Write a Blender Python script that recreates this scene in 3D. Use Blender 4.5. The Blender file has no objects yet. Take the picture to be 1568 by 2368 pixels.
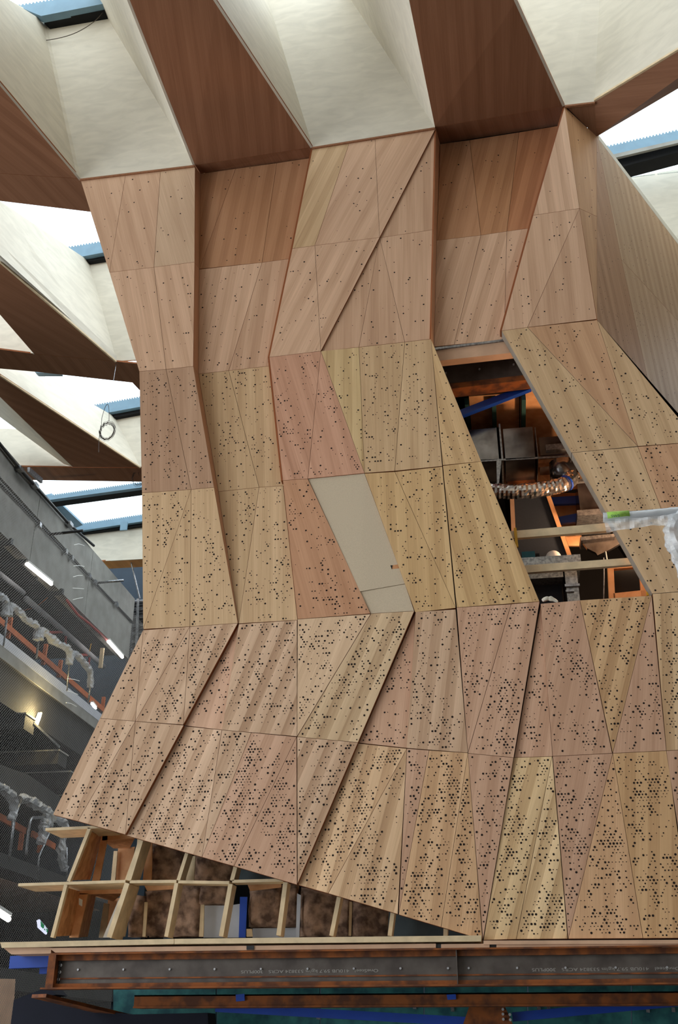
import bpy, bmesh, math, random
from mathutils import Vector as V, noise as mnoise, Matrix
R = random.Random(7)
sc = bpy.context.scene
COL = sc.collection

# ------------------------------------------------------------------ camera
F = 2400.0                                   # focal length in pixels of the 1568 x 2368 frame
TH = math.atan(1236 / F)                     # tilt upwards
PSI = math.atan(416 * math.cos(TH) / F)      # heading, left of the building's depth axis
cd = bpy.data.cameras.new('camera'); cam = bpy.data.objects.new('camera', cd); COL.objects.link(cam)
cd.sensor_fit = 'VERTICAL'; cd.sensor_height = 36.0; cd.lens = F / 2368 * 36.0; cd.clip_start = .05; cd.clip_end = 300
cam.location = (0, 0, 0); cam.rotation_euler = (math.pi / 2 + TH, 0, PSI)
sc.camera = cam
# ------------------------------------------------------------------ sky, exposure
w = bpy.data.worlds.new('sky'); sc.world = w; w.use_nodes = True
bg = w.node_tree.nodes['Background']; bg.inputs[0].default_value = (.90, .96, 1.0, 1); bg.inputs[1].default_value = 5.0
sc.view_settings.view_transform = 'Standard'; sc.view_settings.look = 'None'
sc.view_settings.exposure = -0.6; sc.view_settings.gamma = 1.0; sc.view_settings.use_curve_mapping = False
sc.cycles.use_denoising = True
sc.cycles.max_bounces = 10; sc.cycles.diffuse_bounces = 6; sc.cycles.transparent_max_bounces = 24
sc.cycles.sample_clamp_indirect = 6.0

# ------------------------------------------------------------------ pixel -> place helpers
_f = V((-math.sin(PSI), math.cos(PSI), 0)); _r = V((math.cos(PSI), math.sin(PSI), 0)); _z = V((0, 0, 1))
_fwd = _f * math.cos(TH) + _z * math.sin(TH); _up = -_f * math.sin(TH) + _z * math.cos(TH)
def ray(x, y): return _fwd + _r * ((x - 784) / F) + _up * ((1184 - y) / F)
def PY(x, y, Y): r = ray(x, y); return r * (Y / r.y)
def PZ(x, y, Z): r = ray(x, y); return r * (Z / r.z)
def PX(x, y, X): r = ray(x, y); return r * (X / r.x)
def PP(x, y, a, b, c):                       # onto the plane of three points
    n = (b - a).cross(c - a); r = ray(x, y); return r * (a.dot(n) / r.dot(n))
Y0 = 10.0                                    # front face of the timber tower
H = 10.76                                    # underside of the ceiling beams
XF = -9.0                                    # face of the left gallery

# ------------------------------------------------------------------ materials
def s2l(c): return tuple(((v / 255) / 12.92 if v / 255 <= .04045 else ((v / 255 + .055) / 1.055) ** 2.4) for v in c)
def base(name, rough=.6, metal=0.0, spec=.3):
    m = bpy.data.materials.new(name); m.use_nodes = True
    b = m.node_tree.nodes['Principled BSDF']
    b.inputs['Roughness'].default_value = rough; b.inputs['Metallic'].default_value = metal
    b.inputs['Specular IOR Level'].default_value = spec
    return m, m.node_tree, b
def N(nt, t, **k):
    n = nt.nodes.new(t)
    for a, v in k.items(): setattr(n, a, v)
    return n
def math_(nt, op, a, b=None, c=None):
    n = N(nt, 'ShaderNodeMath', operation=op)
    for i, v in enumerate((a, b, c)):
        if v is None: continue
        if isinstance(v, (int, float)): n.inputs[i].default_value = v
        else: nt.links.new(v, n.inputs[i])
    return n.outputs[0]
def mix(nt, fac, a, b, mode='MIX'):
    n = N(nt, 'ShaderNodeMix', data_type='RGBA', blend_type=mode)
    for i, v in ((0, fac), (6, a), (7, b)):
        if isinstance(v, (int, float)): n.inputs[i].default_value = v
        elif isinstance(v, tuple): n.inputs[i].default_value = (*v, 1)
        else: nt.links.new(v, n.inputs[i])
    return n.outputs[2]
def flat(name, rgb, rough=.6, metal=0.0, spec=.3, var=.12, scale=6.0, bump=0.0, rgb2=None, lo=.35, hi=.65, stretch=None):
    """plain surface with a soft mottled tone"""
    m, nt, b = base(name, rough, metal, spec)
    tc = N(nt, 'ShaderNodeTexCoord'); nz = N(nt, 'ShaderNodeTexNoise'); nz.inputs['Scale'].default_value = scale; nz.inputs['Detail'].default_value = 5
    if stretch:
        mp = N(nt, 'ShaderNodeMapping'); mp.inputs['Scale'].default_value = stretch
        nt.links.new(tc.outputs['Object'], mp.inputs[0]); nt.links.new(mp.outputs[0], nz.inputs['Vector']); nz.inputs['Distortion'].default_value = .8
    else: nt.links.new(tc.outputs['Object'], nz.inputs['Vector'])
    c = s2l(rgb); d = s2l(rgb2) if rgb2 else tuple(v * (1 - var * 2) for v in c)
    mr = N(nt, 'ShaderNodeMapRange'); mr.inputs[1].default_value = lo; mr.inputs[2].default_value = hi
    nt.links.new(nz.outputs[0], mr.inputs[0])
    nt.links.new(mix(nt, mr.outputs[0], c, d), b.inputs['Base Color'])
    if bump:
        bp = N(nt, 'ShaderNodeBump'); bp.inputs['Strength'].default_value = bump; bp.inputs['Distance'].default_value = .02
        nt.links.new(nz.outputs[0], bp.inputs['Height']); nt.links.new(bp.outputs[0], b.inputs['Normal'])
    return m
def emit(name, rgb, s):
    m = bpy.data.materials.new(name); m.use_nodes = True; nt = m.node_tree
    nt.nodes.remove(nt.nodes['Principled BSDF']); e = N(nt, 'ShaderNodeEmission')
    e.inputs[0].default_value = (*s2l(rgb), 1); e.inputs[1].default_value = s
    nt.links.new(e.outputs[0], nt.nodes['Material Output'].inputs[0]); return m
def veneer(name, rough=.55):
    """timber veneer: tone and stripe strength from the mesh, grain along V of the UV map (metres)"""
    m, nt, b = base(name, rough, 0, .12)
    at = N(nt, 'ShaderNodeAttribute', attribute_name='tone')
    uv = N(nt, 'ShaderNodeUVMap'); sep = N(nt, 'ShaderNodeSeparateXYZ'); nt.links.new(uv.outputs[0], sep.inputs[0])
    u, v = sep.outputs[0], sep.outputs[1]
    # broad veneer leaves
    leaf = math_(nt, 'DIVIDE', u, .105)
    fl = math_(nt, 'FLOOR', leaf); fr = math_(nt, 'SUBTRACT', leaf, fl)
    par = math_(nt, 'MULTIPLY', math_(nt, 'FRACT', math_(nt, 'MULTIPLY', fl, .5)), 4.0)      # 0 / 2
    par = math_(nt, 'SUBTRACT', par, 1.0)
    wn = N(nt, 'ShaderNodeTexWhiteNoise', noise_dimensions='1D'); nt.links.new(fl, wn.inputs['W'])
    rnd = math_(nt, 'SUBTRACT', wn.outputs[0], .5)
    grad = math_(nt, 'MULTIPLY', math_(nt, 'SUBTRACT', fr, .5), .9)
    st = math_(nt, 'ADD', math_(nt, 'MULTIPLY', par, .62), math_(nt, 'ADD', math_(nt, 'MULTIPLY', rnd, .45), math_(nt, 'MULTIPLY', grad, par)))
    sat = N(nt, 'ShaderNodeAttribute', attribute_name='stripe'); st = math_(nt, 'MULTIPLY', math_(nt, 'MULTIPLY', st, sat.outputs['Fac']), 1.2)
    # soft wide figure and fine grain
    def stretched(su, sv, det):
        cb = N(nt, 'ShaderNodeCombineXYZ')
        nt.links.new(math_(nt, 'MULTIPLY', u, su), cb.inputs[0]); nt.links.new(math_(nt, 'MULTIPLY', v, sv), cb.inputs[1])
        nz = N(nt, 'ShaderNodeTexNoise'); nz.inputs['Scale'].default_value = 1; nz.inputs['Detail'].default_value = det
        nt.links.new(cb.outputs[0], nz.inputs['Vector']); return math_(nt, 'SUBTRACT', nz.outputs[0], .5)
    g1 = math_(nt, 'MULTIPLY', stretched(7, .5, 3), .42)
    g2 = math_(nt, 'MULTIPLY', stretched(170, 1.6, 4), .36)
    g3 = math_(nt, 'MULTIPLY', stretched(45, .8, 3), .22)
    tot = math_(nt, 'ADD', math_(nt, 'ADD', g1, g2), math_(nt, 'ADD', g3, st))
    k = math_(nt, 'ADD', 1.0, tot)
    vm = N(nt, 'ShaderNodeVectorMath', operation='SCALE'); nt.links.new(at.outputs['Color'], vm.inputs[0]); nt.links.new(k, vm.inputs['Scale'])
    # a little hue swing: red heartwood where dark
    warm = mix(nt, 1.0, vm.outputs[0], (1.0, .90, .82), 'MULTIPLY')
    mr = N(nt, 'ShaderNodeMapRange'); mr.inputs[1].default_value = .15; mr.inputs[2].default_value = -.25
    nt.links.new(tot, mr.inputs[0])
    nt.links.new(mix(nt, mr.outputs[0], vm.outputs[0], warm), b.inputs['Base Color'])
    return m
def plastic(name, tint=(235, 240, 245), trans=.45, rough=.12):
    m, nt, b = base(name, rough, 0, .8)
    b.inputs['Base Color'].default_value = (*s2l(tint), 1)
    tr = N(nt, 'ShaderNodeBsdfTransparent'); ms = N(nt, 'ShaderNodeMixShader'); ms.inputs[0].default_value = trans
    nt.links.new(b.outputs[0], ms.inputs[1]); nt.links.new(tr.outputs[0], ms.inputs[2])
    nt.links.new(ms.outputs[0], nt.nodes['Material Output'].inputs[0]); return m
def netting(name):
    """woven mesh: thin cords on a diagonal grid, open between them"""
    m, nt, b = base(name, .7)
    b.inputs['Base Color'].default_value = (*s2l((140, 136, 130)), 1)
    uv = N(nt, 'ShaderNodeUVMap'); sep = N(nt, 'ShaderNodeSeparateXYZ'); nt.links.new(uv.outputs[0], sep.inputs[0])
    def line(a, bb):
        t = math_(nt, 'ADD', math_(nt, 'MULTIPLY', sep.outputs[0], a), math_(nt, 'MULTIPLY', sep.outputs[1], bb))
        return math_(nt, 'LESS_THAN', math_(nt, 'FRACT', t), .13)
    mx = math_(nt, 'MAXIMUM', line(15, 15), line(15, -15))
    tr = N(nt, 'ShaderNodeBsdfTransparent'); ms = N(nt, 'ShaderNodeMixShader'); nt.links.new(mx, ms.inputs[0])
    nt.links.new(tr.outputs[0], ms.inputs[1]); nt.links.new(b.outputs[0], ms.inputs[2])
    nt.links.new(ms.outputs[0], nt.nodes['Material Output'].inputs[0]); return m

M = {}
M['veneer'] = veneer('timber_veneer')
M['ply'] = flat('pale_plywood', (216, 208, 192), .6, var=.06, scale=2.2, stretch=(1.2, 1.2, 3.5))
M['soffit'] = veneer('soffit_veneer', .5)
M['hole'] = flat('hole_shade', (34, 24, 20), .9)  # shade inside the drilled holes, put into the colour of flat discs
M['backing'] = flat('brown_backing', (95, 55, 36), .9)
M['edge'] = flat('ply_edge', (150, 100, 68), .8, scale=40)
M['greyboard'] = flat('raw_mdf', (208, 190, 164), .8, var=.05, scale=120)
M['pine'] = flat('pine', (226, 202, 164), .6, var=.10, scale=9)
M['orangeply'] = flat('formply', (232, 178, 130), .55, scale=7, rgb2=(212, 152, 104))  # albedo raised to stand for light inside the bays
M['brownply'] = flat('brown_plywood', (216, 158, 110), .55, scale=5, rgb2=(178, 122, 78), stretch=(3, 3, 1.5))  # brightened as well for the light in the bays
M['ledge'] = flat('sill_timber', (212, 172, 142), .6, var=.08, scale=5)
M['web'] = flat('mill_steel', (104, 96, 90), .55, .35, .4, scale=5, rgb2=(80, 72, 68))
M['rust'] = flat('rusty_steel', (146, 84, 42), .75, .1, .3, scale=7, rgb2=(92, 56, 38), lo=.4, hi=.6)
M['darksteel'] = flat('dark_steel', (58, 58, 60), .5, .4, .4)
M['blue'] = flat('blue_paint', (24, 72, 176), .4, 0, .5, var=.06)
M['skybar'] = flat('blue_grey_paint', (112, 142, 162), .5, 0, .4, var=.05)
M['black'] = flat('black', (18, 18, 20), .8)
M['bolt'] = flat('zinc_bolt', (205, 205, 208), .35, .6, .5, var=.05)
M['paint'] = flat('white_marking', (168, 164, 158), .8)
M['insul'] = flat('brown_wool', (184, 150, 126), 1.0, scale=11, bump=1.0, rgb2=(98, 76, 64))
M['greywrap'] = flat('grey_foil_sheet', (86, 98, 104), .5, .1, .4)
M['plaster'] = flat('plaster', (196, 198, 204), .8, var=.04)
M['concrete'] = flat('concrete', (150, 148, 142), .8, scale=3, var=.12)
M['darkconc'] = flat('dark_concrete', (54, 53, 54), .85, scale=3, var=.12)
M['floor'] = flat('floor_concrete', (84, 78, 72), .8, scale=2)
M['galv'] = flat('galvanised', (176, 178, 182), .3, .8, .5, scale=30, rgb2=(128, 130, 134))
M['duct'] = flat('duct_sheet', (150, 148, 150), .22, .9, .5, scale=4, rgb2=(96, 92, 92))
M['foil'] = flat('foil', (225, 220, 215), .2, .95, .5, var=.05)
M['slate'] = flat('slate_wall', (50, 62, 74), .8, var=.06)
M['navy'] = flat('dark_board', (52, 58, 68), .85, var=.06, scale=40)
M['nearblack'] = flat('near_black_sheet', (30, 32, 44), .9, var=.05)
M['teal'] = flat('green_sheet', (62, 128, 126), .6, scale=7, rgb2=(34, 84, 92))
M['tealjoist'] = flat('green_joist', (58, 96, 92), .6)
M['orange'] = flat('orange_paint', (206, 108, 52), .6, scale=8)
M['yellow'] = flat('yellow_paint', (226, 168, 40), .5)
M['red'] = flat('red_paint', (176, 52, 42), .45)
M['greenlabel'] = flat('green_label', (160, 208, 90), .5, scale=30)
M['chequer'] = flat('checker_plate', (178, 184, 186), .35, .7, .5, scale=35, rgb2=(122, 128, 130))
M['white'] = flat('white', (235, 234, 230), .5, var=.03)
M['wire'] = flat('wire', (84, 74, 66), .5, .5)
M['tools'] = flat('teal_tool', (24, 92, 108), .5)
M['wrap'] = plastic('plastic_wrap')
M['film'] = plastic('crumpled_film', (200, 202, 206), .42, .2)
M['net'] = netting('safety_mesh')
M['tube'] = emit('lamp_tube', (255, 246, 238), 16)
M['exit_white'] = emit('sign_white', (225, 230, 255), 2.0)
M['exit_green'] = emit('sign_green', (20, 150, 90), .9)
g_, gnt, gb = base('skylight_glass', .02)
tr_ = N(gnt, 'ShaderNodeBsdfTransparent'); tr_.inputs[0].default_value = (.93, .97, .98, 1)
gl_ = N(gnt, 'ShaderNodeBsdfGlossy'); gl_.inputs['Roughness'].default_value = .03
gm_ = N(gnt, 'ShaderNodeMixShader'); gm_.inputs[0].default_value = .06
gnt.links.new(tr_.outputs[0], gm_.inputs[1]); gnt.links.new(gl_.outputs[0], gm_.inputs[2]); gnt.links.new(gm_.outputs[0], gnt.nodes['Material Output'].inputs[0])
M['glass'] = g_

# ------------------------------------------------------------------ object helpers
def tag(o, label=None, cat=None, group=None, kind=None):
    for k, v in (('label', label), ('category', cat), ('group', group), ('kind', kind)):
        if v: o[k] = v
    return o
def empty(name, loc=(0, 0, 0)):
    o = bpy.data.objects.new(name, None); COL.objects.link(o); o.location = loc; return o
def link(name, me, mat=None, parent=None):
    if mat is not None: me.materials.append(M[mat] if isinstance(mat, str) else mat)
    o = bpy.data.objects.new(name, me); COL.objects.link(o)
    if parent is not None:
        o.parent = parent
        q = parent
        t = V((0, 0, 0))
        while q is not None: t += V(q.location); q = q.parent
        me.transform(Matrix.Translation(-t))
    return o
class MB:
    """collects faces in world coordinates and links them as ONE mesh object"""
    def __init__(s): s.v = []; s.f = []
    def add(s, vs, fs):
        k = len(s.v); s.v += [V(p) for p in vs]; s.f += [tuple(i + k for i in f) for f in fs]; return s
    def box(s, a, b):
        (x0, y0, z0), (x1, y1, z1) = a, b
        return s.add([(x0,y0,z0),(x1,y0,z0),(x1,y1,z0),(x0,y1,z0),(x0,y0,z1),(x1,y0,z1),(x1,y1,z1),(x0,y1,z1)],
                     [(0,3,2,1),(4,5,6,7),(0,1,5,4),(1,2,6,5),(2,3,7,6),(3,0,4,7)])
    def prism(s, pts, off):
        n = len(pts); off = V(off); a = [V(p) for p in pts]; b = [p + off for p in a]
        return s.add(a + b, [tuple(range(n)), tuple(range(2 * n - 1, n - 1, -1))] + [(i, i + n, (i + 1) % n + n, (i + 1) % n) for i in range(n)])
    def slab(s, pts, t):
        """polygon facing the viewer, thickness t away from it"""
        pts = [V(p) for p in pts]; n = normal(pts); c = sum(pts, V()) / len(pts)
        if n.dot(c) > 0: n = -n; pts = pts[::-1]
        return s.prism(pts, -n * t)
    def bar(s, a, b, w, h, up=(0, 0, 1)):
        a, b = V(a), V(b); d = (b - a).normalized(); up = V(up)
        x = d.cross(up)
        if x.length < 1e-4: x = d.cross(V((0, 1, 0)))
        x.normalize(); z = x.cross(d).normalized(); x *= w / 2; z *= h / 2
        return s.add([a-x-z, a+x-z, a+x+z, a-x+z, b-x-z, b+x-z, b+x+z, b-x+z],
                     [(0,1,2,3),(7,6,5,4),(0,4,5,1),(1,5,6,2),(2,6,7,3),(3,7,4,0)])
    def tube(s, pts, r, n=8, rough=0, seed=0, sx=1.0, closed=False):
        pts = [V(p) for p in pts]; rings = []; side = None
        L = len(pts)
        for i, p in enumerate(pts):
            d = ((pts[(i+1) % L] - pts[i-1]) if closed else (pts[min(i+1, L-1)] - pts[max(i-1, 0)])).normalized()
            if side is None:
                side = d.cross(V((0, 0, 1)))
                if side.length < .1: side = d.cross(V((1, 0, 0)))
            side = (side - d * side.dot(d)).normalized(); up = side.cross(d)
            ri = r[i] if isinstance(r, (list, tuple)) else r
            ring = []
            for k in range(n):
                a = 2 * math.pi * k / n
                q = side * math.cos(a) * sx + up * math.sin(a)
                f = 1 + (rough * mnoise.noise(p * 14 + q * 2.2 + V((seed, 0, 0))) if rough else 0)
                ring.append(p + q * ri * f)
            rings.append(ring)
        vs = [q for r_ in rings for q in r_]; m = L
        fs = []
        for i in range(m if closed else m - 1):
            for k in range(n):
                fs.append((i*n+k, i*n+(k+1) % n, ((i+1) % m)*n+(k+1) % n, ((i+1) % m)*n+k))
        if not closed: fs += [tuple(range(n))[::-1], tuple((m-1)*n+k for k in range(n))]
        return s.add(vs, fs)
    def build(s, name, mat, parent=None, smooth=False):
        me = bpy.data.meshes.new(name); me.from_pydata([tuple(p) for p in s.v], [], s.f)
        bm = bmesh.new(); bm.from_mesh(me); bmesh.ops.recalc_face_normals(bm, faces=bm.faces[:]); bm.to_mesh(me); bm.free()
        if smooth:
            for p in me.polygons: p.use_smooth = True
        return link(name, me, mat, parent)
def normal(pts):
    n = V((0, 0, 0)); k = len(pts)
    for i in range(k):
        a, b = pts[i], pts[(i + 1) % k]
        n += V(((a.y-b.y)*(a.z+b.z), (a.z-b.z)*(a.x+b.x), (a.x-b.x)*(a.y+b.y)))
    return n.normalized()
def smooth_path(pts, n=6):
    pts = [V(p) for p in pts]; out = []
    for i in range(len(pts) - 1):
        p0, p1, p2, p3 = pts[max(i-1, 0)], pts[i], pts[i+1], pts[min(i+2, len(pts)-1)]
        for k in range(n):
            t = k / n
            out.append(.5 * ((2*p1) + (p2-p0)*t + (2*p0-5*p1+4*p2-p3)*t*t + (3*p1-p0-3*p2+p3)*t**3))
    out.append(pts[-1]); return out
def interp(tab, z):
    if z <= tab[0][0]: return tab[0][1]
    for (a, b), (c, d) in zip(tab, tab[1:]):
        if z <= c: return b + (d - b) * (z - a) / (c - a)
    return tab[-1][1]

def shrink(pts, d, n):
    """pull the sides of a convex polygon inwards by d"""
    k = len(pts); out = []
    for i in range(k):
        p = pts[i]; e1 = (p - pts[i-1]).normalized(); e2 = (pts[(i+1) % k] - p).normalized()
        i1 = n.cross(e1); i2 = n.cross(e2)
        bis = i1 + i2
        if bis.length < 1e-5: out.append(p + i1 * d); continue
        bis.normalize(); c = max(bis.dot(i1), .3)
        out.append(p + bis * (d / c))
    return out

def timber(name, pts, tone, stripe, grain, parent, thick=.05, gap=.002, mat='veneer', edge_tone=(150, 92, 58), uvoff=None):
    """a veneered board: front polygon pts (counter-clockwise or not), given thickness away from the viewer"""
    pts = [V(p) for p in pts]; n = normal(pts); c = sum(pts, V()) / len(pts)
    if n.dot(c) > 0: n = -n; pts = pts[::-1]
    fr = shrink(pts, gap, n) if gap else pts
    k = len(fr); bk = [p - n * thick for p in fr]
    me = bpy.data.meshes.new(name)
    vs = fr + bk
    me.from_pydata([tuple(p) for p in vs], [], [tuple(range(k)), tuple(range(2*k-1, k-1, -1))] + [(i, i+k, (i+1) % k+k, (i+1) % k) for i in range(k)])
    g = V(grain); g = (g - n * g.dot(n)).normalized(); u = g.cross(n)
    uo, vo = uvoff if uvoff else (R.uniform(0, 50), R.uniform(0, 50))
    me.uv_layers.new(name='UVMap'); me.attributes.new('tone', 'FLOAT_COLOR', 'CORNER'); me.attributes.new('stripe', 'FLOAT', 'CORNER')
    uvl = me.uv_layers['UVMap']; at = me.attributes['tone']; sa = me.attributes['stripe']
    t1 = s2l(tone); t2 = s2l(edge_tone)
    for p in me.polygons:
        front = p.index == 0
        for li in p.loop_indices:
            q = vs[me.loops[li].vertex_index]
            uvl.data[li].uv = (q.dot(u) + uo, q.dot(g) + vo)
            at.data[li].color = (*(t1 if front else t2), 1); sa.data[li].value = stripe if front else 0
    return link(name, me, mat, parent), fr, n

def tri_point(tri, n, ax, ay, x, y):
    a, b, c = tri
    ax2, ay2 = (lambda p: p.dot(ax)), (lambda p: p.dot(ay))
    x1, y1, x2, y2, x3, y3 = ax2(a), ay2(a), ax2(b), ay2(b), ax2(c), ay2(c)
    d = (y2-y3)*(x1-x3) + (x3-x2)*(y1-y3)
    if abs(d) < 1e-9: return None
    l1 = ((y2-y3)*(x-x3) + (x3-x2)*(y-y3)) / d; l2 = ((y3-y1)*(x-x3) + (x1-x3)*(y-y3)) / d; l3 = 1-l1-l2
    if min(l1, l2, l3) < 0: return None
    return a*l1 + b*l2 + c*l3
OCT = [(math.cos(i * math.pi / 4), math.sin(i * math.pi / 4)) for i in range(8)]
def perforate(fr, n, dens, parent, size=1.0, margin=.02):
    """dark discs for the shade in drilled acoustic holes, on a triangular lattice, gathered as one part of the board"""
    ax = V((0, 0, 1)).cross(n); ax.normalize(); ax = -ax if ax.x < 0 else ax; ay = n.cross(ax).normalized()
    ay = -ay if ay.z < 0 else ay
    ins = shrink(fr, margin, n)
    tris = [(ins[0], ins[i], ins[i+1]) for i in range(1, len(ins)-1)]
    xs = [p.dot(ax) for p in ins]; ys = [p.dot(ay) for p in ins]
    pu, pv = .031, .0268
    vs, fs = [], []
    j = math.floor(min(ys) / pv)
    while j * pv <= max(ys):
        i = math.floor(min(xs) / pu)
        while i * pu <= max(xs):
            x = (i + .5 * (j % 2)) * pu; y = j * pv; i += 1
            cl = mnoise.noise(V((x * 3.4, y * 2.6, 3.0))) + .5 * mnoise.noise(V((x * 9, y * 9, 8.0)))
            if R.random() > dens * max(.12, 1 + 1.7 * cl): continue
            for t in tris:
                q = tri_point(t, n, ax, ay, x, y)
                if q is not None: break
            if q is None: continue
            k = R.random(); r = (.0046 if k < .40 else .0074 if k < .76 else .0106) * size
            r *= R.uniform(.92, 1.08)
            b = len(vs); q = q + n * .0015
            vs += [tuple(q + ax * (r * a) + ay * (r * c)) for a, c in OCT]; fs.append(tuple(range(b, b + 8)))
        j += 1
    if not vs: return
    me = bpy.data.meshes.new('perforation'); me.from_pydata(vs, [], fs)
    o = link('perforation', me, 'hole', parent); o['kind'] = 'stuff'

# ================================================================== SETTING
# ---- far shell of the atrium (walls and floor the photograph implies)
def struct(name, mb, mat, parent=None):
    o = mb.build(name, mat, parent)
    if parent is None: o['kind'] = 'structure'
    return o
struct('floor', MB().box((-16, -9, -6.3), (11, 26, -6)), 'floor')
struct('wall_back', MB().box((-16, 25.0, -6), (11, 25.3, 12.5)), 'slate')
struct('wall_right', MB().box((11, -9, -6), (11.3, 26, 12)), 'concrete')
struct('wall_front', MB().box((-16, -9.3, -6), (11, -9, 12)), 'concrete')

# ---- coffered ceiling
ceil = empty('ceiling', (0, Y0, H)); ceil['kind'] = 'structure'
def ply(pts, t=.03): return MB().slab(pts, t).build('coffer_panel', 'ply', ceil)
def soffit(pts, tone=(150, 96, 66), grain=(0, 1, 0), gap=.003, name='soffit_panel'):
    return timber(name, pts, tone, .05, grain, ceil, .03, gap, 'soffit')[0]
def ext(a, b, Y):                            # carry the line a-b on to depth Y
    t = (Y - a.y) / (b.y - a.y); return a + (b - a) * t
YE = 5.9
GL = lambda Y: 14.5 - .235 * (Y - 10)        # sloping glass roof
SOF = (134, 94, 70)  # tower veneer darkened, shade of the undersides put into the tone
# first coffer (top left)
a1, a2 = PY(187, 414, Y0), PY(451, 382, Y0)
a3, a4 = PY(238, 23, Y0), PY(105, 46, Y0)
ply([a1, a2, a3, a4])
l0 = PZ(0, 190, H); l1 = ext(a1, l0, YE)
tl = PZ(0, -12, 14.17); tl = ext(a4, tl, YE)
ply([a1, a4, tl, l1])
r0 = PZ(300, 0, H); r1 = ext(a2, r0, YE)
mid = a2.lerp(r1, 1.0) + V((-.25, 0, .9)); rt = a3 + (r1 - a2) * 1.0
ply([a2, a3, rt, mid]); ply([a2, mid, r1])
# soffit left of it and the cross beam
s0 = PZ(-260, 455, H)
a1h = PZ(186, 413, H)
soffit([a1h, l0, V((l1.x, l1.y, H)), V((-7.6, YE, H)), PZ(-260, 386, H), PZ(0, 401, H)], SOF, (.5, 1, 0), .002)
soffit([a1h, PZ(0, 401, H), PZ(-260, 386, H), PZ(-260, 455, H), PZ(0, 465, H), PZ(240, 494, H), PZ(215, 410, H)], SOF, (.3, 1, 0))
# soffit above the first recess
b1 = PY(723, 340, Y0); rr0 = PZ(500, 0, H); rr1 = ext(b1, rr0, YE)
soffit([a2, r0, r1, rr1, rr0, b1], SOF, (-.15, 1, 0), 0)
soffit([a2, b1, PY(719, 366, Y0 + .21), PY(463, 402, Y0 + .21)], SOF, (.2, 1, 0), .004)
# second coffer
b2 = PY(1006, 294, Y0); b3 = PY(795, -26, Y0); b4 = PY(612, -26, Y0)
ply([b1, b2, b3, b4])
ply([b1, b4, b4 + (rr1 - b1), rr1])
q0 = PZ(946, 0, H); q1 = ext(b2, q0, YE)
mid2 = PZ(885, 0, H + .9); mid2 = ext(b2, mid2, YE)
ply([b2, b3, b3 + (q1 - b2), mid2]); ply([b2, mid2, q1])
# soffit above the second recess
c1 = PY(1306, 244, Y0); t0 = PZ(1195, 0, H); t1 = ext(c1, t0, YE)
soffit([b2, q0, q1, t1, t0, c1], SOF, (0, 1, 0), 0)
soffit([b2, c1, PY(1290, 291, Y0 + .43), PY(1018, 333, Y0 + .43)], SOF, (.2, 1, 0), .004)
# third coffer (top right)
c2 = PY(1375, 236, Y0); c3 = PZ(1568, 119, H); c4 = c2 + (c3 - c2) * 3.2
top3 = GL(Y0)
ply([c1, c2, V((c2.x + .5, Y0 - .3, top3)), V((c1.x - .7, Y0 - .1, top3))])
ply([c2, c4, c4 + V((.6, -.4, 3.6)), V((c2.x + .5, Y0 - .3, top3))])
ply([c1, V((c1.x - .7, Y0 - .1, top3)), V((c1.x - .7, Y0 - .1, top3)) + (t1 - c1), t1])
soffit([c1, c2, PZ(1380, 316, H)], SOF, (.1, 1, 0), 0)
d1 = PZ(1380, 316, H); d2 = PZ(1568, 205, H); d3 = d1 + (d2 - d1) * 3.4
soffit([c2, c4, d3, d1], SOF, (1, -.5, 0), 0)
# rear coffers seen left of the tower: rows 2, 3 and 4
Y2 = 14.4
e1, e2 = PY(270, 835, Y2), PY(400, 826, Y2); e4, e3 = PY(205, 603, Y2), PY(340, 582, Y2)
ply([e1, e2, e3, e4])
f0 = PZ(-140, 470, H); f1 = PZ(0, 590, H)
ply([e1, e4, PY(0, 465, 11.6), PY(-150, 368, 11.0), PZ(-140, 480, H), f1])
ply([PZ(0, 604, H), PZ(269, 835, H), PZ(269, 835, H) + V((0, 0, .12)), PZ(0, 604, H) + V((0, 0, .30))], .02)
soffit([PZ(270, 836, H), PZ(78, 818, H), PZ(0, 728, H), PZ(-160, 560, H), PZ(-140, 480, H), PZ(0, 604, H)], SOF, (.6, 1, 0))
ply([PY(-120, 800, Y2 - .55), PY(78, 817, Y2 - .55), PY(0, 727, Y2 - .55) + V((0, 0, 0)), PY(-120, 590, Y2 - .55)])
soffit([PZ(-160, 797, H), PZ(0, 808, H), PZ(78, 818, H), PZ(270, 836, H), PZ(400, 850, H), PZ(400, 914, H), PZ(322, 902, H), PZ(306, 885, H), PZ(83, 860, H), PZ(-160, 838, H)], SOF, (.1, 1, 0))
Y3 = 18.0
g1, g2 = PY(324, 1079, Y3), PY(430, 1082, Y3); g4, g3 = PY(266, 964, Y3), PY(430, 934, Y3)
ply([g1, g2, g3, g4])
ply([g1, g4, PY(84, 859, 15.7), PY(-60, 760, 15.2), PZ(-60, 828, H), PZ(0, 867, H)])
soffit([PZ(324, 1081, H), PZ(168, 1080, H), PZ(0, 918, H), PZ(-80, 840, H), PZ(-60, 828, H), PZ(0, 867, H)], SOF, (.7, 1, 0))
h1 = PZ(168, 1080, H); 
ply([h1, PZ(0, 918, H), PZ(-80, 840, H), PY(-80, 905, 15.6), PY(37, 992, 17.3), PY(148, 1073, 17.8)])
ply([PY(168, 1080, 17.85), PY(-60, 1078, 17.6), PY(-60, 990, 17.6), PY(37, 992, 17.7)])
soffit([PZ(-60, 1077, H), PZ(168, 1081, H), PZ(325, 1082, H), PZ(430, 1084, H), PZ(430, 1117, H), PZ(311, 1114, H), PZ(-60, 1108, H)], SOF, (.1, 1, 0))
Y4 = 22.4
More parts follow.
